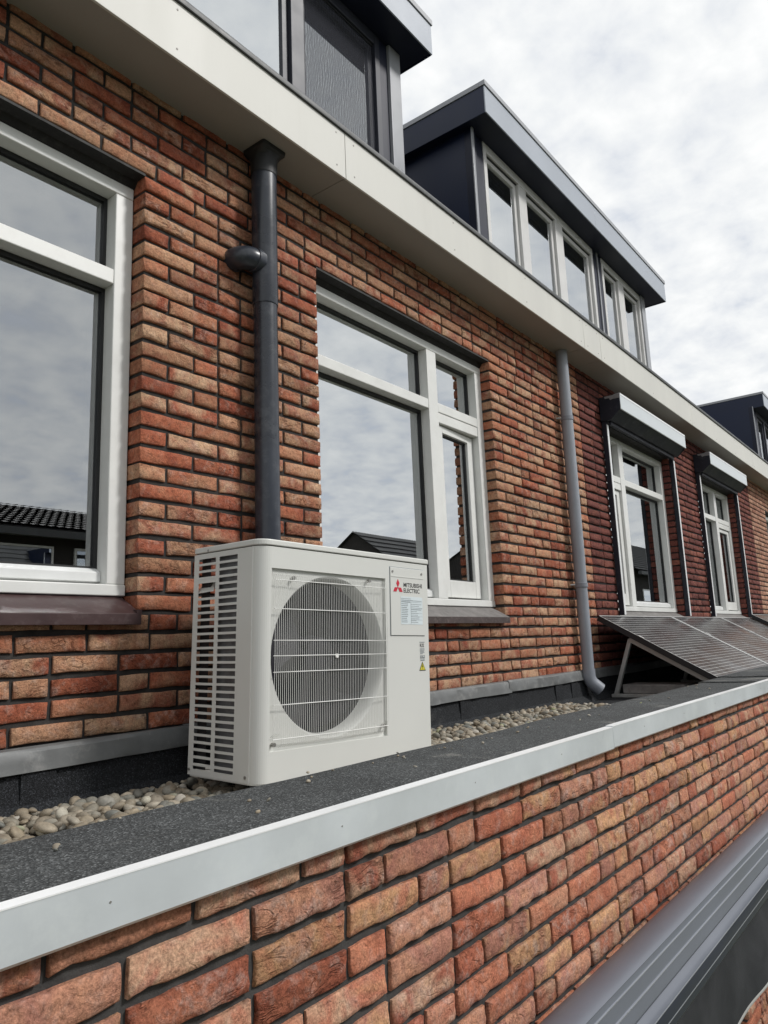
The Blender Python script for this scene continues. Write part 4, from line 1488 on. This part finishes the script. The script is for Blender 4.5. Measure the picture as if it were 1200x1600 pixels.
    ins.quad((0.10, 0.285, 0.02), (W - 0.03, 0.285, 0.02), (W - 0.03, 0.285, T - 0.01), (0.10, 0.285, T - 0.01))
    fins = ins.build('heat_exchanger', M['ac_fin'], u)
    MB().quad((0.016, 0.095, 0.015), (0.016, 0.228, 0.015), (0.016, 0.228, T - 0.006), (0.016, 0.095, T - 0.006)).build('coil', M['ac_coil'], u)
    MB().quad((0.018, 0.270, 0.015), (0.018, 0.318, 0.015), (0.018, 0.318, T - 0.006), (0.018, 0.270, T - 0.006)).build('coil_edge', M['ac_fin'], u)
    blk = MB()
    blk.quad((0.565, 0.01, 0.02), (0.565, 0.29, 0.02), (0.565, 0.29, T - 0.01), (0.565, 0.01, T - 0.01))
    blk.quad((0.04, 0.095, 0.02), (0.04, 0.012, 0.02), (0.04, 0.012, T - 0.01), (0.04, 0.095, T - 0.01))
    blk.quad((0.03, 0.01, T - 0.008), (0.57, 0.01, T - 0.008), (0.57, 0.30, T - 0.008), (0.03, 0.30, T - 0.008))
    blk.build('partition', M['ac_black'], u)
    MB().tube([(0.062, 0.262, 0.02), (0.062, 0.262, T - 0.01)], 0.011, 12).build('coil_pipe', M['ac_fin'], u, smooth=True)
    for x in (0.12, 0.66):
        MB().box(x, x + 0.07, -0.015, D + 0.02, -0.052, -0.0045).build('foot', M['gasket'], u, bevel=0.004)

    # service cover with logo, rating label and screws
    cx0, cx1, cz0, cz1 = 0.580, 0.769, 0.418, 0.657
    MB().box(cx0 - 0.0022, cx1 + 0.0022, -0.0004, 0.002, cz0 - 0.0022, cz1 + 0.0022).build('cover_gap', M['print_grey'], u)
    sc = MB().box(cx0, cx1, -0.0032, -0.0006, cz0, cz1).build('service_cover', iv, u, bevel=0.0012)
    MB().box(cx0 + 0.003, cx1 - 0.003, -0.0044, -0.0033, cz1 - 0.034, cz1 - 0.031).build('cover_crease', iv, sc)
    for x in (cx0 + 0.011, cx1 - 0.014):
        MB().tube([(x, -0.0052, cz1 - 0.015), (x, -0.003, cz1 - 0.015)], 0.0042, 12).build('screw', M['screw'], sc)
    a = 0.0172
    lx, lz = 0.6195, 0.5862
    for b in range(3):
        th = math.radians(120 * b)
        pts = [(0, 0), (-a / 2, a * 0.866), (0, a * 1.732), (a / 2, a * 0.866)]
        q = [(lx + x * math.cos(th) - z * math.sin(th), lz + x * math.sin(th) + z * math.cos(th)) for x, z in pts]
        MB().prism_y(q, -0.0042, -0.0034).build('emblem_diamond', M['print_red'], sc)

    def text(body, x, z, width, height, mat, parent, y=-0.0036, bold=0.0):
        cu = bpy.data.curves.new('lettering', 'FONT')
        cu.body = body
        cu.size = 1.0
        cu.offset = bold
        cu.extrude = 0.0
        ob = bpy.data.objects.new('lettering', cu)
        col.objects.link(ob)
        bpy.context.view_layer.update()
        dims = ob.dimensions.copy()
        me = bpy.data.meshes.new_from_object(ob.evaluated_get(bpy.context.evaluated_depsgraph_get()))
        bpy.data.objects.remove(ob)
        vs = np.array([p.co[:] for p in me.vertices])
        lo, hi = vs.min(0), vs.max(0)
        s = np.array([width / (hi[0] - lo[0]), height / (hi[1] - lo[1])])
        for p in me.vertices:
            px, py = (p.co[0] - lo[0]) * s[0], (p.co[1] - lo[1]) * s[1]
            p.co = (x + px, y, z + py)
        return link('lettering', me, mat, parent)
    text('MITSUBISHI', 0.6510, 0.5895, 0.1055, 0.0155, M['print_black'], sc, bold=0.018)
    text('ELECTRIC', 0.6510, 0.5695, 0.0915, 0.0155, M['print_black'], sc, bold=0.018)
    # rating label: pale sheet with rows of small print
    lb = MB().box(0.634, 0.7575, -0.0039, -0.0033, 0.457, 0.5555).build('rating_label', M['label_paper'], sc)
    rg = random.Random(2)
    pr = MB()
    z = 0.5475
    for i in range(14):
        h = 0.0022 if i != 2 else 0.0036
        if i == 0:
            pr.box(0.636, 0.690, -0.00435, -0.0040, z, z + 0.0012)
        else:
            x = 0.637
            wmax = 0.036 if i > 2 else 0.062
            while x < 0.637 + wmax * rg.uniform(0.75, 1.0):
                l = rg.uniform(0.004, 0.010)
                pr.box(x, min(x + l, 0.637 + wmax), -0.00435, -0.0040, z, z + h)
                x += l + 0.0012
            if i > 2:
                x = 0.690
                lim = 0.690 + rg.uniform(0.02, 0.064)
                while x < lim:
                    l = rg.uniform(0.005, 0.014)
                    pr.box(x, min(x + l, 0.755), -0.00435, -0.0040, z, z + 0.0014)
                    x += l + 0.0016
            elif i == 1:
                pr.box(0.695, 0.752, -0.00435, -0.0040, z, z + 0.0014)
        z -= 0.0064
    pr.build('print', M['print_grey'], lb)
    ln = MB()
    for zz in (0.5365, 0.5110, 0.4970, 0.4850, 0.4735):
        ln.box(0.690, 0.755, -0.00435, -0.0040, zz, zz + 0.0006)
    ln.box(0.6895, 0.6901, -0.00435, -0.0040, 0.460, 0.537)
    ln.build('print', M['print_grey'], lb)
    # refrigerant mark and small pictograms
    text('R32', 0.7415, 0.3765, 0.0235, 0.0130, M['print_black'], u, y=-0.0008, bold=0.01)
    pr = MB()
    for zz, a0, b0 in ((0.3935, 0.739, 0.769), (0.3700, 0.741, 0.767), (0.3655, 0.741, 0.768), (0.3610, 0.741, 0.764), (0.3565, 0.742, 0.766), (0.3525, 0.742, 0.756)):
        pr.box(a0, b0, -0.0010, -0.0004, zz, zz + 0.0019)
    ring(pr, 0.742, 0.7535, 0.336, 0.3475, -0.0010, -0.0004, 0.0013)
    ring(pr, 0.7565, 0.768, 0.336, 0.3475, -0.0010, -0.0004, 0.0013)
    pr.box(0.744, 0.752, -0.0010, -0.0004, 0.340, 0.343)
    pr.box(0.7590, 0.766, -0.0010, -0.0004, 0.339, 0.3415)
    pr.box(0.743, 0.7665, -0.0010, -0.0004, 0.3285, 0.3325)
    pr.build('pictogram', M['print_grey'], u)
    tri = lambda s, cz: [(0.7535 - 0.0185 * s, cz - 0.0155 * s), (0.7535 + 0.0185 * s, cz - 0.0155 * s), (0.7535, cz + 0.0165 * s)]
    wn_ = MB().prism_y(tri(1.0, 0.3085), -0.0008, -0.0003).build('warning_sign', M['print_black'], u)
    MB().prism_y(tri(0.78, 0.3078), -0.0014, -0.0009).build('sign_face', M['label_yellow'], wn_)
    MB().prism_y([(0.7545, 0.3175), (0.7505, 0.3065), (0.7535, 0.3065), (0.7520, 0.2975), (0.7570, 0.3090), (0.7540, 0.3090), (0.7565, 0.3175)], -0.0020, -0.0015).build('bolt_symbol', M['print_black'], wn_)
    return u


outdoor_unit()

# ------------------------------------------------------------------ drainpipes
def arc(c, a0, a1, r, n, ax, ay):
    c, ax, ay = Vector(c), Vector(ax), Vector(ay)
    return [tuple(c + ax * (r * math.cos(a0 + (a1 - a0) * i / n)) + ay * (r * math.sin(a0 + (a1 - a0) * i / n))) for i in range(n + 1)]


dp = thing('drainpipe', 'dark grey drainpipe with side branch, behind the outdoor unit', 'drainpipe', (1.945, 2.068, -0.43))
px, py, pr_ = 1.945, 2.066, 0.052
lo = MB().tube([(px, py, -0.43), (px, py, 1.372)], pr_ - 0.0035, 32).build('pipe', M['pipe_dark'], dp, smooth=True)
MB().tube([(px, py, 1.366), (px, py, 1.370), (px, py, 1.99)], [pr_ - 0.001, pr_, pr_], 32).build('branch_fitting', M['pipe_dark'], dp, smooth=True)
br = [(1.834, 2.150, 1.545), (1.834, 2.124, 1.545)] + arc((1.882, 2.114, 1.545), math.pi, math.pi / 2, 0.048, 8, (1, 0, 0), (0, -1, 0)) + [(1.90, py, 1.545), (px - 0.030, py, 1.545)]
MB().tube(br, 0.0465, 28).build('branch', M['pipe_dark'], dp, smooth=True)
MB().tube([(1.876, py, 1.545), (1.878, py, 1.545), (1.902, py, 1.545), (1.915, py, 1.545)], [0.0465, 0.0500, 0.0500, 0.0470], 28).build('branch_socket', M['pipe_dark'], dp, smooth=True)


def rsq(cx, cy, h, r, n=5):
    pts = []
    for (sx, sy, a0) in ((1, 1, 0), (-1, 1, math.pi / 2), (-1, -1, math.pi), (1, -1, 1.5 * math.pi)):
        for i in range(n + 1):
            a = a0 + math.pi / 2 * i / n
            pts.append((cx + sx * (h - r) + r * math.cos(a), cy + sy * (h - r) + r * math.sin(a)))
    return pts


ot = MB()
lev = [(1.945, pr_ + 0.003, pr_ + 0.0025), (1.985, pr_ + 0.004, pr_ + 0.003), (2.022, pr_ + 0.004, 0.050), (2.036, 0.058, 0.022), (2.043, 0.064, 0.012), (2.0585, 0.065, 0.010)]
vs, fs = [], []
for (z, h, r_) in lev:
    cy = min(py, YW - 0.004 - h) if h > 0.06 else py
    vs += [(x, y, z) for x, y in rsq(px, cy, h, r_)]
nn = len(vs) // len(lev)
for j in range(len(lev) - 1):
    for k in range(nn):
        b = (k + 1) % nn
        fs.append((j * nn + k, j * nn + b, (j + 1) * nn + b, (j + 1) * nn + k))
ot.add(vs, fs).build('outlet', M['gasket'], dp, smooth=True)

dp2 = thing('drainpipe', 'light grey drainpipe on the joint between the two brick colours', 'drainpipe', (4.88, 2.075, -0.43))
px, py, pr_ = 4.885, 2.072, 0.041
MB().tube([(px, py, 0.34), (px, py, 2.058)], pr_, 28).build('pipe', M['pipe_grey'], dp2, smooth=True)
MB().tube([(px, py, -0.235), (px, py, 0.345)], pr_ - 0.0015, 28).build('pipe', M['pipe_grey'], dp2, smooth=True)
el = [(px, py, -0.222), (px, py, -0.250)] + arc((px + 0.075 * 0.72, py - 0.075 * 0.69, -0.262), math.pi, math.pi * 0.70, 0.075, 8, (0.72, -0.69, 0), (0, 0, -1))[0:] 
e1 = Vector(el[-1]); tdir = (e1 - Vector(el[-2])).normalized()
el.append(tuple(e1 + tdir * 0.055))
MB().tube(el, [pr_ + 0.003] * len(el), 28, caps=False).build('elbow', M['pipe_grey'], dp2, smooth=True)
for z in (1.55, 0.352):
    MB().tube([(px, py, z - 0.020), (px, py, z - 0.018), (px, py, z + 0.010), (px, py, z + 0.012)], [pr_, pr_ + 0.0045, pr_ + 0.0045, pr_], 28).build('pipe_clip', M['pipe_ring'], dp2, smooth=True)
    MB().tube([(px - 0.03, py + 0.02, z), (px - 0.05, YW + 0.01, z)], 0.006, 8).build('clip_screw', M['zinc'], dp2)

# ------------------------------------------------------------------ roller shutters
def shutter(x0, x1, label):
    s = thing('roller_shutter', label, 'shutter', ((x0 + x1) / 2, YW, 1.7), group='roller shutters over the windows of the red brick house')
    yf, zt, zm, zb = 1.952, 1.912, 1.783, 1.712
    prof = [(YW - 0.004, zb), (YW - 0.004, zt), (yf + 0.012, zt), (yf + 0.012, zm + 0.006), (2.040, zb)]
    bx = MB().prism_x(prof, x0 + 0.006, x1 - 0.006).build('box', M['shutter_dark'], s)
    MB().prism_x([(yf, zm), (yf, zt + 0.001), (yf + 0.011, zt + 0.001), (yf + 0.011, zm)], x0 + 0.002, x1 - 0.002).build('front_cover', M['shutter_alu'], s, bevel=0.0015)
    MB().prism_x([(yf - 0.002, zt - 0.012), (yf - 0.002, zt + 0.004), (yf + 0.05, zt + 0.004), (yf + 0.05, zt + 0.0015), (yf + 0.0005, zt + 0.0015), (yf + 0.0005, zt - 0.012)], x0 + 0.002, x1 - 0.002).build('top_edge', M['trim_lip'], bx)
    for a, b in ((x0 - 0.002, x0 + 0.005), (x1 - 0.005, x1 + 0.002)):
        MB().prism_x(prof[:2] + [(yf + 0.004, zt), (yf + 0.004, zm + 0.002)] + prof[4:], a, b).build('end_cap', M['shutter_dark'], s)
    # paint worn off the top of the near end cap
    MB().prism_x([(yf + 0.006, zt - 0.036), (yf + 0.006, zt - 0.002), (YW - 0.05, zt - 0.002), (YW - 0.055, zt - 0.020), (yf + 0.09, zt - 0.020), (yf + 0.08, zt - 0.040), (yf + 0.06, zt - 0.034)], x0 - 0.0034, x0 - 0.0022).build('worn_patch', M['shutter_worn'], s)
    MB().box(x0 + 0.05, x1 - 0.05, 2.062, 2.082, zb - 0.030, zb - 0.001).build('bottom_slat', M['shutter_dark'], s, bevel=0.002)
    for a, b in ((x0 + 0.010, x0 + 0.050), (x1 - 0.006, x1 + 0.034)):
        gl = MB().box(a, b, 2.088, YW - 0.0045, 0.150, zb + 0.002).build('guide_rail', M['shutter_dark'], s, bevel=0.002)
        MB().box(a + 0.006, b - 0.002, 2.0850, 2.0875, 0.152, zb - 0.03).build('rail_face', M['trim_lip'], gl)
    return s


shutter(5.690, 7.445, 'nearer roller shutter box with silver front, beside the light drainpipe')
shutter(8.345, 10.045, 'farther roller shutter box with silver front, next to the pale brick house')

# ------------------------------------------------------------------ solar panels
TILT = math.atan2(0.42, 0.73)
PL, PW = 1.655, 0.875


def panel_proto():
    t = thing('solar_panel', 'x', 'solar panel', (0, 0, 0), None, 'solar panels leaning along the parapet', local=True)
    # local: x along the row, y up the slope, z out of the glass
    fr = MB()
    T = 0.038
    fr.box(0, PL, 0, 0.012, -T, 0.0); fr.box(0, PL, PW - 0.012, PW, -T, 0.0)
    fr.box(0, 0.012, 0.012, PW - 0.012, -T, 0.0); fr.box(PL - 0.012, PL, 0.012, PW - 0.012, -T, 0.0)
    fo = fr.build('frame', M['panel_frame'], t)
    ring(MB(), 0.0, PL, 0.0, 0.0, 0, 0, 0)
    ed = MB()
    ed.box(0.0005, PL - 0.0005, PW - 0.006, PW - 0.0005, 0.0003, 0.0018)
    ed.box(0.0005, 0.0060, 0.001, PW - 0.0065, 0.0003, 0.0018)
    ed.box(PL - 0.030, PL - 0.0005, 0.001, PW - 0.0065, 0.0003, 0.0018)
    ed.build('frame_edge', M['panel_edge'], t)
    MB().box(0.0125, PL - 0.0125, 0.0125, PW - 0.0125, -0.012, -0.0015).build('cells', M['cells'], t)
    MB().box(-0.008, 0.010, PW * 0.60, PW * 0.60 + 0.04, 0.0025, 0.006).build('clamp', M['panel_edge'], t)
    return t


def copy_tree(o, parent=None):
    c = o.copy()
    col.objects.link(c)
    c.parent = parent
    for ch in list(o.children):
        copy_tree(ch, c)
    return c


pp = panel_proto()
spots = [(5.155, 1.315, -0.296, 'solar panel nearest the light drainpipe, its left end open'),
         (6.835, 1.315, -0.296, 'second solar panel along from the drainpipe'),
         (8.515, 1.315, -0.296, 'third solar panel, below the farther roller shutter'),
         (9.85, 1.290, -0.255, 'solar panel at the right edge, standing a little higher')]
for i, (x, y, z, lb) in enumerate(spots):
    o = pp if i == 0 else copy_tree(pp)
    o.location = (x, y, z)
    o.rotation_euler = (TILT, 0, 0)
    o['label'] = lb
    WORLD_INV[o.name] = Matrix.Identity(4)


def slope_pt(s, off=0.0):
    """point in the y,z plane on the underside of the panels, s metres up the slope"""
    return (1.315 + s * math.cos(TILT) + off * math.sin(TILT), -0.296 + s * math.sin(TILT) - off * math.cos(TILT))


def bar(mb, x, a, b, w=0.035, t=0.03):
    A, B = Vector((a[0], a[1])), Vector((b[0], b[1]))
    dv = (B - A).normalized()
    nv = Vector((-dv.y, dv.x)) * (t / 2)
    mb.prism_x([tuple(A + nv), tuple(B + nv), tuple(B - nv), tuple(A - nv)], x, x + w)
    return mb


for i, x in enumerate((5.20, 6.80, 8.45)):
    mt = thing('panel_support', ('aluminium triangle frame holding up the open end of the nearest solar panel', 'aluminium triangle frame under the second solar panel', 'aluminium triangle frame under the third solar panel')[i],
               'support frame', (x, 1.65, -0.432), group='frames under the solar panels')
    bar(MB(), x, slope_pt(0.02, 0.060), slope_pt(0.63, 0.060)).build('rail', M['mount_alu'], mt, bevel=0.002)
    bar(MB(), x + 0.002, slope_pt(0.625, 0.055), (2.02, -0.412), 0.03, 0.028).build('leg', M['mount_alu'], mt, bevel=0.002)
    MB().box(x - 0.002, x + 0.05, 1.32, 2.05, -0.431, -0.408).build('base_rail', M['mount_alu'], mt, bevel=0.002)
    MB().box(x + 0.0365, x + 0.30, 1.55, 1.98, -0.4075, -0.345).build('ballast_block', M['sill_grey'], mt, bevel=0.006)

# ------------------------------------------------------------------ awning on the front of the extension
aw = thing('awning', 'closed grey awning cassette with dark cloth valance below the parapet', 'awning', (2.8, 0.85, -1.0))
AX0, AX1 = 0.75, 5.3
cover = [(0.936, -0.905), (0.918, -0.886), (0.896, -0.8655), (0.870, -0.8415), (0.850, -0.8290), (0.832, -0.8215), (0.814, -0.8170), (0.798, -0.8155), (0.784, -0.8165), (0.774, -0.8190), (0.7685, -0.8215)]
prof = cover + [(0.770, -0.840), (0.936, -0.915)]
MB().prism_x(prof, AX0, AX1).build('cassette_cover', M['awning_alu'], aw, smooth=True, angle=50)
# ribbed front bar: faces step back at thin bright ridges
fp = [(0.7690, -0.8235), (0.7668, -0.836), (0.7640, -0.838), (0.7645, -0.8395), (0.7600, -0.872), (0.7570, -0.8745), (0.7578, -0.8765), (0.7520, -0.905), (0.7580, -0.914), (0.7600, -0.920), (0.7500, -0.931), (0.7440, -0.940), (0.7425, -0.9445), (0.80, -0.95), (0.80, -0.845)]
MB().prism_x(fp, AX0 + 0.01, AX1 - 0.01).build('front_bar', M['awning_alu'], aw, smooth=True, angle=25)
lw = [(0.7430, -0.9465), (0.7390, -0.958), (0.7372, -0.972), (0.7385, -0.9735), (0.7365, -0.992), (0.7400, -1.000), (0.80, -1.004), (0.935, -1.02), (0.935, -0.94), (0.80, -0.9515)]
MB().prism_x(lw, AX0 + 0.012, AX1 - 0.012).build('lower_profile', M['awning_dark'], aw, smooth=True, angle=25)
rdg = MB()
for (y, z) in ((0.7638, -0.8382), (0.7568, -0.8748), (0.7370, -0.9728), (0.7423, -0.9440)):
    rdg.prism_x([(y - 0.0006, z - 0.0010), (y - 0.0006, z + 0.0010), (y + 0.0016, z + 0.0010), (y + 0.0016, z - 0.0010)], AX0 + 0.012, AX1 - 0.012)
rdg.build('ridge', M['awning_line'], aw)
for x in (AX0 - 0.006, AX1):
    MB().prism_x([(0.937, -1.01), (0.937, -0.87), (0.86, -0.828), (0.775, -0.812), (0.738, -0.95), (0.736, -1.0)], x, x + 0.006).build('end_cap', M['awning_dark'], aw)
# valance
nx, nz = 150, 8
v, f = [], []
rng = np.random.default_rng(5)
phs = rng.uniform(0, 6, 4)


def val_y(x, t):
    return 0.748 + t * (0.006 * math.sin(6.1 * x + phs[0]) + 0.004 * math.sin(14.0 * x + phs[1] + t) + 0.010 * math.sin(2.3 * x + phs[2])) - 0.004 * t


def val_z(x, t):
    return -1.001 - t * (0.224 + 0.004 * math.sin(3.0 * x + phs[3]))


for i in range(nx + 1):
    x = AX0 + 0.05 + (AX1 - AX0 - 0.1) * i / nx
    for k in range(nz + 1):
        t = k / nz
        v.append((x, val_y(x, t), val_z(x, t)))
for i in range(nx):
    for k in range(nz):
        a = i * (nz + 1) + k
        f.append((a, a + nz + 1, a + nz + 2, a + 1))
vo = MB().add(v, f).build('valance', M['cloth'], aw, smooth=True)
hm = MB()
pts = [(AX0 + 0.05 + (AX1 - AX0 - 0.1) * i / nx) for i in range(nx + 1)]
hm.tube([(x, val_y(x, 1.0), val_z(x, 1.0) - 0.002) for x in pts], 0.0042, 6)
hm.build('hem', M['hem'], vo, smooth=True)

# ------------------------------------------------------------------ houses across the gardens (seen in the window glass)
def far_house(x0, x1, yf, ze, yr, zr, label, win, dormer_gable=False):
    h = thing('house', label, 'house', ((x0 + x1) / 2, yf - 3, ZG))
    yb = 2 * yr - yf
    wl2 = MB()
    wl2.box(x0, x1, yb, yf, ZG, ze)
    wl2.add([(x0, yf, ze), (x0, yb, ze), (x0, yr, zr), (x1, yf, ze), (x1, yb, ze), (x1, yr, zr)], [(0, 1, 2), (3, 5, 4)])
    wl2.build('wall', M['mortar'], h)
    rf = MB()
    o = 0.35
    dz = (zr - ze) / abs(yr - yf) * o
    rf.quad((x0 - 0.15, yf + o, ze - dz + 0.05), (x1 + 0.15, yf + o, ze - dz + 0.05), (x1 + 0.15, yr, zr + 0.05), (x0 - 0.15, yr, zr + 0.05))
    rf.quad((x0 - 0.15, yb - o, ze - dz + 0.05), (x1 + 0.15, yb - o, ze - dz + 0.05), (x1 + 0.15, yr, zr + 0.05), (x0 - 0.15, yr, zr + 0.05))
    ro = rf.build('roof', M['tiles'], h)
    # pantile waves on the slope towards us
    n = int((x1 - x0 + 0.3) / 0.10)
    rows = max(3, int(math.hypot(yr - yf, zr - ze) / 0.33))
    tv, tf = [], []
    for r_ in range(rows):
        s0, s1 = r_ / rows, (r_ + 1.06) / rows
        b0 = len(tv)
        for i in range(n + 1):
            x = x0 - 0.15 + 0.10 * i
            w = 0.018 * (1 if i % 2 else -1) * 0.5
            for s, lift in ((s0, 0.125), (s1, 0.075)):
                y = (yf + o) + (yr - yf - o) * s
                z = (ze - dz) + (zr - ze + dz) * s
                tv.append((x, y, z + lift + w))
        for i in range(n):
            a = b0 + 2 * i
            tf.append((a, a + 2, a + 3, a + 1))
    MB().add(tv, tf).build('roof_tiles', M['tiles'], ro, kind='stuff')
    MB().box(x0 - 0.15, x1 + 0.15, yf + 0.30, yf + 0.45, ze - dz - 0.14, ze - dz + 0.02).build('gutter', M['gutter_dark'], h)
    for (a, b, c, d_) in win:
        w = ring(MB(), a, b, c, d_, yf + 0.005, yf + 0.05, 0.06).build('window', M['white_paint'], h)
        pane(w, a + 0.05, b - 0.05, c + 0.05, d_ - 0.05, yf + 0.03)
    return h


far_house(-14, 11.5, -11.5, 2.85, -15.0, 3.95, 'low house with dark pantiled roof across the gardens, mirrored in the large window',
          [(x, x + 1.5, 1.2, 2.45) for x in np.arange(-13, 10, 2.0)])
far_house(24.3, 33, -14.0, 3.45, -15.9, 4.75, 'taller house with dark pantiled roof across the gardens, right of the low one',
          [(x, x + 1.4, 0.8, 2.4) for x in np.arange(25.0, 31, 2.6)])
far_house(36, 64, -8.0, 3.2, -12.0, 5.6, 'house with dark tiles at the far end of the gardens',
          [(x, x + 1.4, 0.6, 2.2) for x in np.arange(37, 62, 3.0)])
